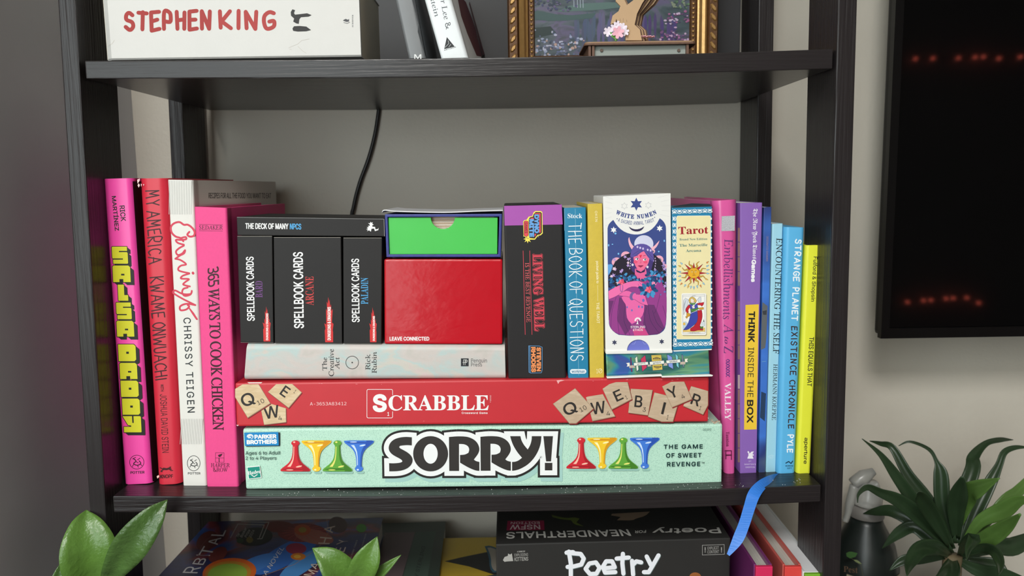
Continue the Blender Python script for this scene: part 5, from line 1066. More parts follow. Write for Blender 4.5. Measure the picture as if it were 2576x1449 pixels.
# gold frame with a garden painting
fy = .195; fl_, fr_ = U(1277, 70, fy).x, U(1801, 70, fy).x; fz = TZ - .001; fh = .21; fw = U(1345, 70, fy).x - fl_
GOLD = M('gold_leaf', (150, 108, 56), .36, .22, 120, .25, 300, metal=.55); GOLDB = M('gold_bright', (176, 138, 84), .3, .2, 160, .15, 400, metal=.55); GD = M('gold_dark', (92, 62, 36), .45, .2, 120, .2, 300, metal=.4)
r = empty('framed_painting', ((fl_ + fr_) / 2, fy, fz), 'ornate gold frame around a dusky garden pond painting, behind the wooden tree', 'picture')
def rail(name, prof, mat):
    """mitred moulding all round; prof = (distance in from outer edge, height toward viewer)"""
    V, Fs = [], []; n = len(prof); cx = ((fl_, fz, 1, 1), (fr_, fz, -1, 1), (fr_, fz + fh, -1, -1), (fl_, fz + fh, 1, -1))
    for x, z, sx_, sz in cx: V += [Vector((x + sx_ * d, fy - h, z + sz * d)) for d, h in prof]
    for c in range(4): Fs += [(c * n + i, c * n + (i + 1) % n, ((c + 1) % 4) * n + (i + 1) % n, ((c + 1) % 4) * n + i) for i in range(n)]
    return mk(name, V, Fs, mat, r)
s = fw
rail('outer_moulding', [(0, 0), (0, .008), (.06 * s, .011), (.34 * s, .011), (.42 * s, .007), (.42 * s, 0)], GD)
rail('cove_moulding', [(.42 * s, 0), (.42 * s, .009), (.5 * s, .0105), (.6 * s, .0095), (.68 * s, .006), (.74 * s, .0055), (.74 * s, 0)], GOLDB)
rail('inner_moulding', [(.74 * s, 0), (.74 * s, .0055), (.76 * s, .0062), (.8 * s, .004), (.95 * s, .004), (s, .002), (s, 0)], GD)
bV = []
for xx in (fl_ + .88 * s, fr_ - .88 * s):
    for i in range(int(fh / .0045)):
        c = (xx, fy - .0042, fz + .004 + i * .0045); bV.append(lathe([(.0002, -.0014), (.0012, -.001), (.0016, 0), (.0012, .001), (.0002, .0014)], c, 8))
mk('bead_row', *joinv(bV), GOLDB, r, smooth=True, kind='stuff')
lm = None
for xx, sg in ((fl_ + .2 * s, 1), (fr_ - .2 * s, -1)):
    for i in range(22):
        c = Vector((xx, fy - .011, fz + .006 + i * .0092))
        if lm is None:
            P = [(-.0035, -.0045), (-.001, -.0042), (.0022, -.001), (.0035, .0035), (.0015, .0046), (-.0012, .002), (-.0032, -.001)]
            V = [c + Vector((a, .0004, b)) for a, b in P] + [c + Vector((a * .6, -.0016, b * .6)) for a, b in P]; n = len(P)
            lm = mk('carved_leaf', V, [(i_, (i_ + 1) % n, n + (i_ + 1) % n, n + i_) for i_ in range(n)] + [tuple(range(n, 2 * n))], GOLDB, r); c0 = c
        else:
            o = lm.copy(); C.objects.link(o); o.location = c - c0
            if sg < 0: o.location = (c.x - r.location.x) - (-(c0.x - r.location.x)), (c - c0).y, (c - c0).z; o.scale = (-1, 1, 1)
ca = mk('canvas', [(fl_ + s * .9, fy - .001, fz + s * .9), (fr_ - s * .9, fy - .001, fz + s * .9), (fr_ - s * .9, fy - .001, fz + fh - s * .9), (fl_ + s * .9, fy - .001, fz + fh - s * .9)], [(0, 1, 2, 3)], ramp_mat('painting_ground', [(.3, (38, 44, 58)), (.45, (58, 74, 80)), (.52, (76, 84, 96)), (.6, (88, 80, 112)), (.7, (52, 62, 60))], 30, .35, 5, .8, .1, (1, 1, 2.2)), r)
p = Print(r, fy - .001, eps=2e-6).name('painted_scene'); rn = random.Random(3)
for x0, x1, col in ((1440, 1500, (74, 82, 104)), (1500, 1560, (92, 88, 122)), (1560, 1640, (84, 76, 116)), (1600, 1700, (72, 62, 108))):
    for i in range(14): x = rn.uniform(x0, x1); y = rn.uniform(32, 70); p.poly(smooth2([(x, y - 6), (x + 4, y + 8), (x + 3, y + 45), (x, y + 66), (x - 3, y + 45), (x - 4, y + 8)], 1), tuple(min(255, v + rn.randint(-5, 5)) for v in col), up=(i == 0))
p.poly(smooth2([(1345, 25), (1420, 40), (1500, 32), (1490, 46), (1400, 54), (1345, 50)], 1), (66, 88, 88)); p.poly(smooth2([(1440, 10), (1560, 4), (1600, 14), (1500, 26), (1400, 30)], 1), (84, 108, 104)); p.poly(smooth2([(1345, 70), (1385, 66), (1400, 84), (1345, 96)], 1), (44, 58, 58))
for x in (1393, 1443, 1452, 1459, 1466): p.line([(x, -20), (x + 1, 16 + (x % 7))], 1.8, (150, 160, 172), up=False)
def blooms(n, x0, x1, y0, y1, cols, smin=1.6, smax=4):
    p.lay += 1
    for i in range(n):
        x, y = rn.uniform(x0, x1), rn.uniform(y0, y1)
        if y < y0 + (y1 - y0) * .35 * abs(math.sin((x - x0) * .07)): continue
        p.poly(ell(x, y, rn.uniform(smin, smax), rn.uniform(smin, smax) * .8, 7), rn.choice(cols), up=False)
blooms(150, 1346, 1470, 72, 142, ((150, 158, 184), (116, 124, 156), (176, 178, 198), (92, 100, 130), (70, 80, 100), (180, 150, 140), (56, 68, 84)), 2, 5)
blooms(60, 1346, 1450, -10, 26, ((66, 70, 104), (92, 84, 116), (50, 60, 76)), 2, 5); blooms(60, 1670, 1732, 20, 60, ((150, 90, 130), (190, 170, 196), (110, 70, 110), (70, 64, 90)), 2, 4.5); blooms(70, 1655, 1732, 68, 110, ((160, 104, 150), (190, 160, 190), (112, 78, 120), (70, 70, 84)), 2, 4.5); blooms(30, 1690, 1732, -10, 20, ((90, 120, 90), (120, 130, 110), (70, 90, 80)), 2, 5)
p.done()

# wooden puzzle tree in a planter
PLY = M('plywood_face', (190, 156, 118), .55, .1, 30, .1, 90); PLYE = M('plywood_edge', (104, 74, 58), .6, .25, 1, .2, 1, stretch=(400, 400, 40)); PBL = M('planter_panel', (150, 156, 150), .45, .06, 40)
ty = .055; r = empty('wooden_tree_ornament', base_of([U(1475, 145, ty), U(1740, 138, ty)]), 'little layered plywood tree in a wooden planter with tiny pink and white flowers', 'ornament')
def slabz(name, pts, z0, z1, mat): # horizontal slab from plan points
    n = len(pts); return mk(name, [(x, y, z0) for x, y in pts] + [(x, y, z1) for x, y in pts], [(i, (i + 1) % n, n + (i + 1) % n, n + i) for i in range(n)] + [tuple(range(n))[::-1], tuple(range(n, 2 * n))], mat, r, bev=.0004)
xa, xb = U(1470, 112, ty).x, U(1753, 100, ty).x; zt = U(1600, 103, ty).z; zm = U(1600, 112, ty).z
for k, (ins, za, zc) in enumerate(((0, zm, zm + (zt - zm) * .52), (.0008, zm + (zt - zm) * .54, zt))):
    slabz('planter_rim', rrect(xa + ins, ty + ins, xb - ins, ty + .055 - ins, .005), za, zc, PLYE if k == 0 else M('plywood_top', (150, 118, 90), .55, .15, 40))
z0 = U(1600, 141.5, ty).z - .0005; xq = U(1492, 125, ty).x; xw = U(1732, 118, ty).x
box('planter_panel', (xq, ty + .006, z0 + .0018), (xw, ty + .048, zm), PBL, r, .0005)
for xx in (U(1481, 130, ty).x, U(1490, 130, ty).x, U(1728, 125, ty).x): box('planter_leg', (xx, ty + .002, z0), (xx + .0022, ty + .05, zm), PLYE, r, .0003)
for px in (1513, 1707):
    c = U(px, 127, ty + .0058); mk('peg', *tube([c + Vector((0, .002, 0)), c + Vector((0, -.0012, 0))], .0013, 10), M('peg_wood', (96, 78, 66), .6), r)
tk = K(900, 0, 2.576)
T1 = [(1735, 262), (1735, 195), (1690, 140), (1638, 158), (1652, 100), (1690, 72), (1702, 40), (1672, 8), (1676, -40), (1715, -30), (1745, 32), (1800, -10), (1830, -60), (1900, -60), (1845, 20), (1810, 90), (1795, 160), (1828, 190), (1842, 262)]
xpoly('trunk_slice', [tk(*q) for q in T1], ty + .024, .0022, PLY, r, .0002)
for k in range(1, 6):
    sh = [(q[0] + (k * 9 + (10 if q[1] < 40 else 0) * k * .9 if q[0] > 1745 else k * 3), q[1] + (k * 1.5)) for q in T1]; xpoly('trunk_slice', [tk(*q) for q in sh], ty + .024 + k * .0032, .0022, PLY if k % 2 == 0 else PLYE, r, .0002)
p = Print(r, ty + .024).name('knot_marks')
for q in ([(1676, 122), (1682, 140), (1674, 150), (1670, 140)],): p.polyg(tk, q, (70, 50, 44))
for x0, y0, x1, y1 in ((1700, 120, 1702, 140), (1720, 118, 1720, 150), (1742, 128, 1744, 145)): p.line([tk(x0, y0), tk(x1, y1)], .6, (110, 86, 66), up=False)
p.done()
def flower(px, py, y, s, col, flat=0):
    c = U(px, py, y); V, Fs = [], []
    for k in range(6):
        a = k * math.pi / 3 + .3; b = len(V)
        pr_ = [(0, 0), (.5, .3), (.95, .26), (1.05, 0), (.95, -.26), (.5, -.3)]
        for dz in (0, .0006): V += [c + Vector(((u * math.cos(a) - v * math.sin(a)) * s, dz - u * .15 * s, (u * math.sin(a) + v * math.cos(a)) * s)) if not flat else c + Vector(((u * math.cos(a) - v * math.sin(a)) * s, (u * math.sin(a) + v * math.cos(a)) * s, dz + u * .2 * s)) for u, v in pr_]
        Fs += [tuple(range(b, b + 6))[::-1], tuple(range(b + 6, b + 12))] + [(b + i, b + (i + 1) % 6, b + 6 + (i + 1) % 6, b + 6 + i) for i in range(6)]
    f_ = mk('flower', V, Fs, col, r); r2 = .22 * s
    d = Vector((0, -.0012, 0)) if not flat else Vector((0, 0, .001))
    mk('flower_centre', *tube([c - d * .2, c + d], r2, 8), M('flower_heart', (70, 36, 44), .6), f_)
PK, WP = M('petal_pink', (238, 176, 192), .5), M('petal_white', (232, 220, 232), .5)
for px, py, y, s, m in ((1530, 80, ty + .02, .0042, WP), (1553, 64, ty + .022, .0038, WP), (1566, 70, ty + .0215, .004, WP), (1572, 80, ty + .021, .0036, WP), (1555, 82, ty + .018, .0052, PK), (1545, 70, ty + .0205, .0036, WP)): flower(px, py, y, s, m)
for px, y in ((1606, .03), (1622, .03), (1636, .032)): flower(px, 95.5, ty + y, .0042, PK, 1)
sc = [U(1553, 84, ty + .02), U(1551, 92, ty + .02), U(1549, 103, ty + .02)]
mk('stem', *tube(sc, .0012, 6), M('stem_green', (92, 146, 54), .5), r); xpoly('leaf', [(1549, 100), (1538, 92), (1534, 80), (1543, 84), (1550, 92)], ty + .0195, .0005, M('leaf_cut_green', (98, 160, 60), .5), r)

# ------------------------------------------------------------ things on the board below
def flatbook(name, label, q, z, th, mat, rot=None, pages=PAGESW):
    V = [Uz(x, y, z) for x, y in q]; r = empty(name, base_of([v - Vector((0, 0, th)) for v in V]), label, 'book')
    e = Vector((0, 0, 1)); t = .0008
    for dz in (0, th - t): mk('cover', [v - e * dz for v in V] + [v - e * (dz + t) for v in V], [(0, 1, 2, 3), (7, 6, 5, 4), (0, 4, 5, 1), (1, 5, 6, 2), (2, 6, 7, 3), (3, 7, 4, 0)], mat, r)
    c = sum(V, Vector()) / 4; W2 = [c + (v - c) * .985 for v in V]
    mk('page_block', [v - e * t for v in W2] + [v - e * (th - t) for v in W2], [(0, 1, 2, 3), (7, 6, 5, 4), (0, 4, 5, 1), (1, 5, 6, 2), (2, 6, 7, 3), (3, 7, 4, 0)], pages, r)
    return r
ZO = .990
QO = [(525, 1312), (964, 1302), (908, 1500), (352, 1500)]
r = flatbook('paperback_book', 'paperback lying face up with an orange and green planet on a dark starry cover', QO, ZO, .022, ramp_mat('space_cover', [(.3, (24, 26, 46)), (.44, (34, 44, 92)), (.5, (60, 34, 52)), (.56, (110, 42, 44)), (.62, (40, 76, 140)), (.72, (28, 32, 60))], 14, .3, 5, .7, 0))
p = Print(r, pt=Vector((0, 0, ZO)), n=Vector((0, 0, 1)), eps=2e-6); k3 = K(100, 1200, 4.293); k4 = K(600, 1200, 3.788)
p.name('cover_art')
for cx, cy, rx, ry, col, rt in ((720, 1395, 95, 26, (48, 96, 168), -.5), (760, 1420, 70, 20, (70, 130, 190), -.6), (640, 1420, 60, 18, (60, 110, 176), -.4), (760, 1340, 62, 24, (120, 44, 44), 0), (790, 1350, 50, 18, (150, 90, 76), .2), (700, 1325, 40, 14, (110, 40, 40), 0), (520, 1360, 30, 20, (92, 48, 44), -.7), (745, 1380, 26, 14, (140, 40, 66), 0), (850, 1320, 24, 20, (84, 66, 64), .3), (548, 1395, 26, 16, (110, 50, 46), -.6)): p.poly(ell(cx, cy, rx, ry, 24, rt), col)
for i in range(18): a = i * .35; p.line([(762 + 14 * math.cos(a), 1335 + 6 * math.sin(a)), (770 + 60 * math.cos(a), 1342 + 22 * math.sin(a))], .9, (168, 70, 62), up=False)
p.line([(822, 1305), (826, 1340), (800, 1380), (740, 1420), (660, 1449)], .8, (170, 130, 90)); p.line(spl2([(505, 1430), (500, 1390), (530, 1350), (600, 1330)], 5), .7, (120, 90, 90), up=False)
p.poly(ell(577, 1440, 68, 36, 32, -.1), (196, 92, 34)); p.poly(ell(574, 1442, 58, 30, 32, -.1), (170, 120, 40)); p.poly(ell(572, 1444, 50, 26, 32, -.1), (126, 158, 58))
p.poly(ell(761, 1333, 21, 14, 20), (170, 74, 34)); p.poly(ell(761, 1333, 10, 7, 14), (150, 126, 44)); p.poly(ell(750, 1400, 19, 9, 16), (196, 116, 40)); p.poly(ell(748, 1400, 9, 4.5, 12), (214, 160, 60)); p.poly(ell(909, 1328.5, 13, 10.5, 20), (84, 142, 62))
p.poly(ell(640, 1350, 46, 23, 28, -.08), (40, 42, 40)); p.poly(ell(604, 1360, 9, 7, 10), (50, 74, 48), up=False); p.poly(ell(628, 1358, 9, 8, 10), (116, 100, 44), up=False)
p.name('award_lettering'); LG = (176, 172, 164); p.line([k3(*q) for q in ((2060, 655), (2140, 508), (2425, 518), (2372, 655))], 1.6, LG); p.line([k3(*q) for q in ((2180, 482), (2475, 490), (2400, 665), (2350, 668))], 1.6, LG, up=False)
for i, (t, x) in enumerate((('The', 2142), ('Booker', 2185), ('Prize', 2232), ('2024', 2280))): p.text(t, k3(x - 12, 648), k3(x + (8, 42, 32, 30)[i], 648 - (40, 100, 80, 76)[i]), 7, LG, off=.01, up=False)
p.name('title_lettering'); TW = (190, 188, 188)
for ch, q in (('R', [(1540, 1035), (1590, 962), (1745, 972), (1700, 1040)]), ('B', [(1645, 940), (1690, 870), (1808, 882), (1765, 950)]), ('I', [(1690, 847), (1693, 838), (1842, 843), (1838, 852)]), ('T', [(1715, 838), (1772, 745), (1895, 770), (1845, 850)]), ('A', [(1800, 735), (1850, 655), (1962, 655), (1918, 732)]), ('L', [(1848, 632), (1890, 575), (2015, 575), (1985, 640)])):
    p.textq(ch, [k3(*v) for v in q], TW, off=-.012, up=False)
p.text('A NOVEL', (665, 1445), (711, 1376), 11, TW, off=-.008, up=False)
for t, q in (('M', [(618, 935), (672, 880), (760, 900), (690, 945)]), ('A', [(672, 862), (712, 805), (790, 830), (735, 880)]), ('H', [(760, 635), (778, 570), (892, 580), (865, 640)]), ('A', [(808, 520), (828, 468), (922, 465), (895, 535)]), ('E', [(905, 715), (930, 672), (1025, 668), (1008, 715)]), ('Y', [(932, 645), (958, 598), (1052, 605), (1030, 618)])): p.textq(t, [k4(*v) for v in q], (204, 186, 170), off=-.012, up=False)
p.text('– NEW YORK TIMES', k4(1050, 830), k4(1130, 600), 3.6, LG, up=False); p.text('good looks back', k4(1160, 720), k4(1215, 540), 4.4, LG, up=False); p.done()
GRN = M('dark_green_cover', (44, 58, 50), .4, .08, 40)
r = flatbook('paperback_book', 'dark green paperback with a pink photograph, lying under the space paperback', [(900, 1318), (1121, 1312), (1098, 1500), (830, 1500)], ZO - .0225, .0345, GRN)
p = Print(r, pt=Vector((0, 0, ZO - .0225)), n=Vector((0, 0, 1)), eps=2e-6).name('cover_print'); p.poly([(968, 1340), (1044, 1338), (1012, 1449), (1000, 1500), (930, 1500)], (104, 88, 90)); p.poly([(1046, 1338), (1096, 1336), (1076, 1449), (1068, 1500), (1000, 1500)], (66, 84, 74)); p.text('MARY STERLING', (1040, 1480), (1066, 1374), 9.5, (28, 36, 32)); p.done()
YB = M('yellow_black_cover', (196, 164, 40), .4, .06, 40)
r = flatbook('paperback_book', 'yellow paperback with a black pointed shape, lying flat by the black game box', [(1112, 1354), (1262, 1351), (1262, 1500), (1080, 1500)], .962, .031, YB)
p = Print(r, pt=Vector((0, 0, .962)), n=Vector((0, 0, 1)), eps=2e-6).name('cover_print'); p.poly([(1118, 1412), (1160, 1402), (1228, 1388), (1236, 1420), (1262, 1440), (1262, 1452), (1180, 1425)], (40, 40, 40)); p.poly(smooth2([(1219, 1374), (1234, 1372), (1262, 1385), (1262, 1440), (1240, 1440), (1232, 1430), (1230, 1400)], 1), (54, 92, 110)); p.poly(smooth2([(1226, 1378), (1236, 1377), (1262, 1388), (1262, 1436), (1244, 1436), (1236, 1426), (1235, 1400)], 1), (160, 152, 140)); p.poly([(1150, 1449), (1222, 1449), (1262, 1442), (1262, 1500), (1150, 1500)], (54, 66, 70)); p.done()
# black word game box
py0 = .040; zb = SH3 - .001; a0, a1 = U(1247.5, 1369, py0), U(1838, 1353, py0); ztop = (a0.z + a1.z) / 2
V = [Vector((a0.x, py0, a0.z)), Vector((a1.x, py0, a1.z)), Vector((a1.x, py0, zb)), Vector((a0.x, py0, zb))]; V += [v + Vector((0, .195, 0)) for v in V]
r = empty('party_game_box', base_of(V), 'black game box with jagged white stone lettering on the board below', 'game box')
mk('carton', V, BF, M('black_satin_card', (44, 43, 42), .5, .06, 40, spec=.25), r, bev=.0013)
p = Print(r, py0); c9 = K(1200, 1200, 3.68); LW = (232, 234, 240)
p.name('title_lettering')
for P_, wv, col in ((2.5, 12, (96, 112, 112)), (0, 10.6, LW)):
    p.lay += 1
    for st in ([(850, 690), (868, 800), (868, 912)], [(828, 700), (890, 695)], [(838, 832), (885, 830)], [(880, 705), (960, 712), (988, 755), (965, 810), (885, 830)], [(1040, 800), (1100, 790), (1135, 840), (1105, 895), (1045, 898), (1005, 850), (1040, 800)], [(1175, 845), (1275, 835), (1250, 780), (1195, 780), (1165, 830), (1185, 885), (1280, 880)], [(1350, 710), (1345, 800), (1355, 895)], [(1292, 755), (1405, 745)], [(1435, 775), (1445, 905)], [(1445, 810), (1475, 780), (1520, 790)], [(1570, 735), (1610, 815)], [(1680, 725), (1620, 830), (1590, 880), (1545, 880)]):
        p.line([c9(x + P_, y + P_ * 1.5) for x, y in st], wv, col, up=False, miter=False)
p.name('maker_mark'); GL = (170, 168, 164)
p.polyg(c9, smooth2([(240, 770), (255, 740), (285, 730), (288, 708), (300, 716), (312, 716), (322, 706), (328, 740), (335, 778), (270, 782), (256, 786)], 1), GL); p.textq('A GAME BY', [c9(370, 684), c9(446, 681), c9(446, 695), c9(370, 698)], GL, off=.02); p.textq('EXPLODING', [c9(347, 710), c9(472, 704), c9(472, 730), c9(347, 736)], GL, off=.0, up=False); p.textq('KITTENS', [c9(347, 744), c9(474, 738), c9(474, 774), c9(347, 780)], GL, off=.01, up=False)
p.name('warning_panel').line([c9(*q) for q in ((2086, 632), (2288, 625), (2290, 715), (2086, 722))], 1., GL, True, miter=True); p.textq('EXPLICIT', [c9(2135, 645), c9(2238, 641), c9(2238, 668), c9(2135, 672)], GL, up=False); p.textq('CONTENT', [c9(2133, 680), c9(2240, 676), c9(2240, 704), c9(2133, 708)], GL, up=False)
for x in (2112, 2263): p.tbox('!', *c9(x - 5, 650), *c9(x + 5, 698), GL, off=.01, up=False)
p.name('art_print').polyg(c9, ell(2020, 925, 55, 42, 20), (150, 92, 50)); p.done()
nz_ = (a1 - a0).cross(Vector((0, 1, 0))).normalized(); nz_ = nz_ if nz_.z > 0 else -nz_
p = Print(r, pt=a0.copy(), n=nz_, eps=2e-6); TP = (190, 188, 182)
p.name('top_lettering').textq('NEANDERTHALS', [c9(1430, 545), c9(268, 572), c9(272, 510), c9(1395, 482)], TP, off=.03); p.textq('Poetry', [c9(2265, 520), c9(1618, 527), c9(1640, 465), c9(2235, 452)], TP, off=.03, up=False); p.textq('FOR', [c9(1565, 516), c9(1462, 520), c9(1462, 496), c9(1565, 490)], TP, off=.03, up=False)
p.polyg(c9, [(282, 405), (620, 402), (625, 490), (273, 495)], (140, 34, 66)); p.textq('NSFW', [c9(588, 484), c9(302, 487), c9(310, 442), c9(582, 440)], (208, 190, 190), off=.03); p.textq('EDITION', [c9(582, 434), c9(310, 436), c9(314, 415), c9(578, 412)], (208, 190, 190), off=.02, up=False)
p.polyg(c9, smooth2([(690, 350), (760, 368), (830, 380), (900, 372), (950, 385), (920, 420), (990, 458), (900, 440), (870, 400), (780, 392), (700, 372)], 1), (92, 104, 44)); p.polyg(c9, smooth2([(1250, 340), (1600, 320), (1560, 360), (1470, 385), (1440, 402), (1295, 400), (1330, 370), (1240, 355)], 1), (150, 126, 104)); p.done()
# three hardbacks standing at the right
for nm, q, ztp, Dd, cm, top, lab in (('purple', [(1900, 1424), (1946, 1424.5)], 1424, .19, (122, 52, 110), (214, 44, 92), 'purple hardback with pink spine label, left of three standing on the board below'),
                                ('coral', [(1973, 1424), (2019, 1424.5)], 1424, .19, (196, 92, 84), (218, 70, 66), 'coral red hardback standing between the purple and the white one'),
                                ('green', [(2024, 1442), (2074, 1443)], 1442, .20, (224, 226, 228), (120, 176, 50), 'white board-covered book with a green spine, rightmost on the board below')):
    yy = .012 if nm != 'green' else .006; tl, tr = U(*q[0], yy), U(*q[1], yy); zt_ = min(tl.z, tr.z); zl = SH3 - .001
    V = [Vector((tl.x, yy, zt_)), Vector((tr.x, yy, zt_)), Vector((tr.x, yy, zl)), Vector((tl.x, yy, zl))]
    r = empty('hardcover_book', base_of(V), lab, 'book'); cmt = M('hardback_' + nm, cm, .3, .08, 30)
    Wd = tr.x - tl.x; t = .0024
    def brd(n, x0, x1, y0, y1, z1, m, bv=.0006): return box(n, (x0, y0, zl), (x1, y1, z1), m, r, bv)
    brd('front_board', tl.x, tl.x + t, yy + .004, yy + Dd, zt_, cmt); brd('back_board', tr.x - t, tr.x, yy + .004, yy + Dd, zt_, cmt)
    brd('spine', tl.x + .0006, tr.x - .0006, yy, yy + .0035, zt_ - .0003, M('spine_' + nm, top, .4, .05, 30))
    if nm == 'green': brd('page_block', tl.x + t, tr.x - t, yy + .004, yy + Dd - .003, zt_ - .0003, M('white_pages_block', (232, 232, 234), .6))
    else: brd('page_block', tl.x + t, tr.x - t, yy + .004, yy + Dd - .005, zt_ - .0045, M('page_edges_top', (206, 202, 192), .8, .3, 1, .4, 1, stretch=(2500, 20, 20)), 0)

# ------------------------------------------------------------ plants
LEAF = M('zz_leaf', (70, 100, 48), .24, .45, 70, .5, 260); LEAF2 = M('zz_leaf_bright', (86, 122, 50), .3, .4, 50, .35, 260); STEM = M('zz_stem', (96, 130, 60), .4, .1)
DRL = M('dracaena_leaf', (40, 58, 36), .36, .5, 30, .3, 1, stretch=(1, 1, 1)); DRB = M('dracaena_leaf_young', (84, 116, 54), .36, .3, 30, .2, 90); RIBM = M('leaf_rib', (150, 176, 104), .4)
def leaf(name, pts, ws, root, mat, fold=.25, side=None, th=.0005, rib=True, twist=0):
    """blade along a centre line with half-widths ws, folded along the rib"""
    n = 5; P = spl(pts, n); Wv = [v.x for v in spl([(q, 0, 0) for q in ws], n)]; V, Fs = [], []; cols = 7
    for i, c in enumerate(P):
        t = (P[min(i + 1, len(P) - 1)] - P[max(i - 1, 0)]).normalized(); toC = (CAM - c).normalized()
        if side is not None: toC = side
        s_ = t.cross(toC).normalized(); nn = s_.cross(t).normalized(); a = twist * i / len(P); s_, nn = s_ * math.cos(a) + nn * math.sin(a), nn * math.cos(a) - s_ * math.sin(a)
        for j in range(cols):
            u = (j - 3) / 3; V.append(c + s_ * u * max(Wv[i], .0002) + nn * (abs(u) ** 1.15 - .3 * u * u) * 1.4 * fold * max(Wv[i], .0002))
        if i: Fs += [((i - 1) * cols + j, (i - 1) * cols + j + 1, i * cols + j + 1, i * cols + j) for j in range(cols - 1)]
    o = mk(name, V, Fs, mat, root, smooth=True)
    m = o.modifiers.new('thickness', 'SOLIDIFY'); m.thickness = th; m.offset = 0
    if rib:
        rp = [V[i * cols + 3] + (CAM - P[i]).normalized() * .0005 for i in range(0, len(P), 2)]; mk('leaf_rib', *tube(rp, [.00055 * (1 - .7 * i / len(rp)) for i in range(len(rp))], 5), RIBM, o, smooth=True)
    return o
def pot(r, c, rad, h, mat, soil=(60, 46, 36)):
    mk('pot', *lathe([(rad * .7, 0), (rad * .85, h * .3), (rad, h), (rad * .92, h), (rad * .9, h * .9)], c, 28), mat, r, smooth=True)
    mk('soil', *lathe([(.001, h * .88), (rad * .9, h * .89), (rad * .88, h * .86)], c, 20), M('soil', soil, .9, .4, 200, .6, 400), r)
POTM = M('grey_pot', (150, 150, 146), .5, .05)
c = Vector((U(255, 1449, .02).x, .035, SH3)); r = empty('potted_plant', c, 'glossy green plant with broad pointed leaves at the lower left', 'plant')
pot(r, c, .03, .05, POTM); hub = U(262, 1490, .0)
mk('stem', *tube(spl([c + Vector((0, 0, .045)), (c + hub) / 2 + Vector((-.004, -.01, .01)), hub, U(250, 1449, -.004)], 5), [.003] * 16, 8), STEM, r, smooth=True)
px = .64 / 2000
leaf('leaf', [U(236, 1500, -.006), U(230, 1440, -.012), U(222, 1380, -.014), U(217, 1320, -.008), U(217, 1283, .0)], [.003, 58 * px, 66 * px, 40 * px, .0003], r, LEAF2, .35)
leaf('leaf', [U(258, 1490, -.002), U(290, 1430, -.016), U(335, 1365, -.024), U(385, 1300, -.02), U(421, 1257, -.012)], [.003, 30 * px, 44 * px, 30 * px, .0003], r, LEAF, .3)
leaf('leaf', [U(150, 1540, -.004), U(146, 1480, -.008), U(150, 1440, -.008), U(157, 1412, -.004)], [.004, 26 * px, 13 * px, .0002], r, LEAF, .3)
c = Vector((U(900, 1449, .02).x, .028, SH3)); r = empty('potted_plant', c, 'young green plant with three small leaves in front of the space paperback', 'plant')
pot(r, c, .026, .035, POTM); hub = U(890, 1520, .0)
mk('stem', *tube(spl([c + Vector((0, 0, .03)), (c + hub) / 2 + Vector((0, -.008, .004)), hub], 5), [.002] * 11, 8), STEM, r, smooth=True)
leaf('leaf', [U(888, 1520, -.002), U(868, 1460, -.014), U(830, 1410, -.018), U(786, 1379, -.014)], [.002, 42 * px, 34 * px, .0003], r, LEAF2, .3)
leaf('leaf', [U(890, 1510, -.004), U(905, 1450, -.018), U(928, 1400, -.022), U(949, 1350, -.018)], [.002, 32 * px, 32 * px, .0003], r, LEAF2, .3)
leaf('leaf', [U(892, 1530, .0), U(930, 1465, -.008), U(968, 1430, -.012), U(1009, 1396, -.01)], [.002, 14 * px, 13 * px, .0002], r, LEAF2, .3)

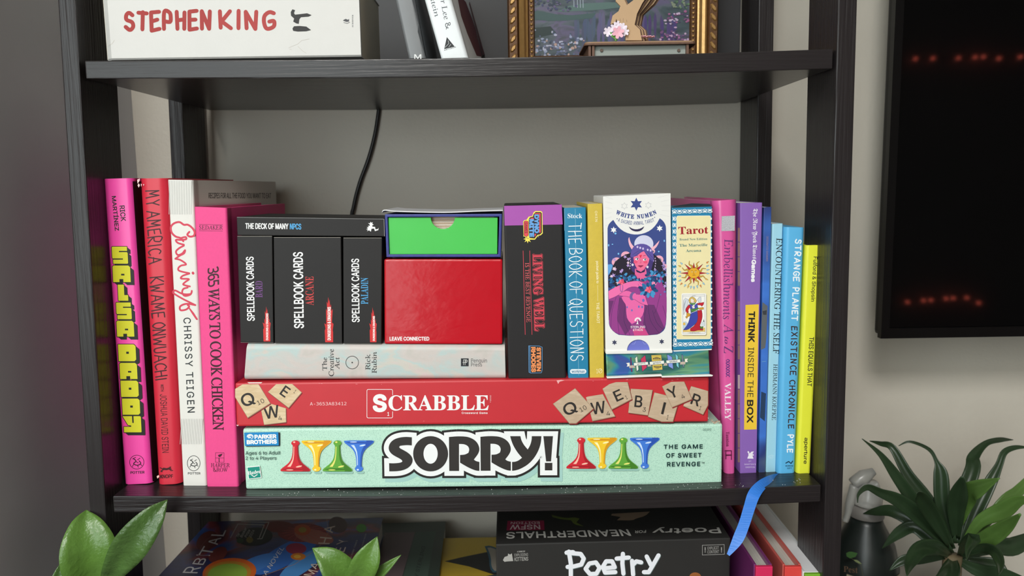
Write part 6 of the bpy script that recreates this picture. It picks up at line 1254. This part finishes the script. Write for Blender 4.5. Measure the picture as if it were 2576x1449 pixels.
yd = .12; hub = U(2395, 1420, yd); c = Vector((hub.x, yd, .80))
r = empty('dracaena_plant', c, 'dark green long-leaved houseplant under the television', 'plant'); pot(r, c, .075, .11, M('dark_pot', (60, 56, 54), .5, .08))
mk('stem', *tube(spl([c + Vector((0, 0, .1)), (c + hub) / 2, hub + Vector((0, 0, .01))], 5), [.009] * 11, 10), M('cane', (110, 96, 70), .7, .2, 60, .3), r, smooth=True)
kd = K(2050, 1050, 3.631); s6 = .78 / 2000 / 3.631
DL = [([(1250, 1240), (1000, 900), (760, 560), (600, 340), (430, 195)], [30, 75, 62, 30, 3], .0), ([(1260, 1200), (1060, 800), (850, 520), (710, 280), (600, 240), (500, 215)], [30, 70, 62, 42, 26, 4], .05), ([(1270, 1150), (1170, 800), (1150, 520), (1110, 400), (1040, 290), (870, 222), (765, 260)], [30, 78, 76, 24, 20, 14, 3], .02),
      ([(1300, 1150), (1330, 800), (1440, 480), (1450, 360), (1560, 240), (1690, 205), (1810, 205)], [30, 80, 80, 60, 34, 30, 4], .07), ([(1330, 1180), (1480, 850), (1600, 600), (1680, 440), (1730, 320), (1830, 275), (1960, 275)], [30, 70, 66, 40, 34, 26, 6], .03), ([(1200, 1180), (1000, 950), (780, 770), (600, 690), (480, 640), (400, 700), (390, 780)], [30, 85, 80, 50, 34, 16, 2], -.03),
      ([(1290, 1100), (1290, 850), (1320, 680), (1350, 540)], [40, 84, 90, 18], -.04), ([(1300, 1000), (1390, 720), (1500, 640), (1690, 555)], [40, 100, 90, 3], -.06), ([(1340, 1200), (1500, 960), (1700, 860), (1840, 770), (1960, 740)], [30, 60, 90, 70, 20], -.05), ([(1340, 1240), (1560, 1120), (1740, 1000), (1880, 880)], [30, 90, 76, 10], -.07),
      ([(1340, 1240), (1700, 800), (1850, 680), (1960, 560)], [26, 60, 60, 40], .02), ([(1230, 1260), (1100, 1190), (960, 1210), (870, 1330), (840, 1449)], [30, 80, 84, 60, 4], -.08), ([(1320, 1260), (1380, 1150), (1450, 1110), (1400, 1200), (1385, 1305)], [24, 50, 66, 36, 2], -.09), ([(1330, 1260), (1520, 1200), (1640, 1230), (1690, 1340), (1680, 1440)], [30, 50, 60, 44, 3], -.09),
      ([(1200, 1260), (1050, 1100), (900, 1000), (760, 1060), (610, 1200)], [30, 80, 70, 60, 3], .03), ([(1180, 1240), (960, 1000), (720, 860), (560, 860), (440, 880)], [30, 76, 70, 46, 4], .06), ([(1340, 1280), (1600, 1180), (1800, 1180), (1960, 1100)], [30, 90, 100, 60], .02), ([(1300, 1300), (1500, 1400), (1700, 1420), (1900, 1460)], [30, 70, 60, 10], -.05), ([(1260, 1280), (1240, 1400), (1150, 1500), (1000, 1560)], [30, 90, 80, 10], -.07), ([(1180, 1270), (960, 1290), (800, 1310), (680, 1400)], [30, 60, 54, 4], .0),
      ([(1240, 1180), (1080, 900), (960, 720), (930, 690)], [30, 84, 70, 6], -.05), ([(1380, 1300), (1640, 1360), (1700, 1500), (1690, 1600)], [30, 90, 70, 10], -.02)]
for kk, (pts, ws, dy) in enumerate(DL):
    n = len(pts); leaf('leaf', [U(*kd(*q), yd + dy * (i / (n - 1)) * 1.1) for i, q in enumerate(pts)], [max(q * s6 * .82, .0003) for q in ws], r, DRB if kk in (7, 8, 9, 10) else DRL, .42, rib=False)
# spray bottle and pest treatment bottle behind the post
yb = .2; kb = kd
DG = M('dark_bottle', (26, 32, 30), .35, .1, 30); TR = M('clear_plastic', (196, 196, 192), .25, .04, 30, trans=.55); CRL = M('cream_label', (196, 180, 156), .55, .04, 30)
cb = U(*kb(470, 900), yb); zc = .80; r = empty('spray_bottle', Vector((cb.x, yb, zc)), 'dark green spray bottle with a clear trigger head and a cream leaf label', 'bottle')
R0 = .036; body = [(R0 * .9, 0), (R0, .006), (R0, cb.z - zc - .055), (R0 * .85, cb.z - zc - .03), (.018, cb.z - zc - .006), (.0165, cb.z - zc)]
mk('bottle_body', *lathe(body, (cb.x, yb, zc), 28), DG, r, smooth=True)
mk('screw_collar', *lathe([(.018, 0), (.0185, .001), (.0175, .012), (.015, .013)], (cb.x, yb, cb.z + .0003), 24), M('grey_collar', (120, 116, 112), .4, .05), r, smooth=True)
a_ = cb + Vector((0, 0, .0136)); hd = spl([a_, a_ + Vector((.001, 0, .014)), a_ + Vector((.0, 0, .026))], 4); mk('spray_head', *tube(hd, [.0155] * 4 + [.0145, .013, .012, .011, .0095], 14), TR, r, smooth=True)
hd2 = [U(*kb(540, 490), yb), U(*kb(450, 540), yb), U(*kb(360, 590), yb), U(*kb(330, 560), yb)]; mk('nozzle', *tube(hd2, [.004, .008, .007, .003], 10), TR, r, smooth=True)
tg = spl([U(*kb(360, 620), yb), U(*kb(325, 760), yb), U(*kb(300, 880), yb), U(*kb(275, 950), yb)], 4); mk('trigger', *tube(tg, [.005] * 6 + [.0045, .004] + [.0035] * 5, 8), TR, r, smooth=True)
# label wraps the body
cl = U(*kb(345, 1330), yb - R0); 
lz0, lz1 = U(*kb(345, 1600), yb - R0).z, U(*kb(345, 1195), yb - R0).z; V, Fs = [], []; nA, nZ = 14, 8
for j in range(nZ + 1):
    f = j / nZ; hw = .92 * (1 if f < .75 else math.sqrt(max(0, 1 - ((f - .75) / .25) ** 2)) * .9 + .05)
    V += [Vector((cb.x + (R0 + .0004) * math.sin((i / nA * 2 - 1) * hw), yb - (R0 + .0004) * math.cos((i / nA * 2 - 1) * hw), min(lz0 + (lz1 - lz0) * f, cb.z - .056))) for i in range(nA + 1)]
    if j: Fs += [((j - 1) * (nA + 1) + i, (j - 1) * (nA + 1) + i + 1, j * (nA + 1) + i + 1, j * (nA + 1) + i) for i in range(nA)]
lb = mk('label', V, Fs, CRL, r, smooth=True)
p = Print(r, yb - R0 - .001).name('label_print'); p.textq('Pest', [kb(262, 1358), kb(392, 1366), kb(392, 1424), kb(262, 1412)], (90, 70, 56), 'serif', -.015); p.polyg(kb, smooth2([(285, 1240), (320, 1222), (390, 1240), (370, 1275), (320, 1288), (290, 1270)], 1), (58, 92, 48)); p.polyg(kb, smooth2([(350, 1300), (390, 1302), (430, 1340), (380, 1328)], 1), (120, 130, 90)); p.line([kb(330, 1285), kb(420, 1350), kb(440, 1449)], .7, (90, 90, 60), up=False); p.done()
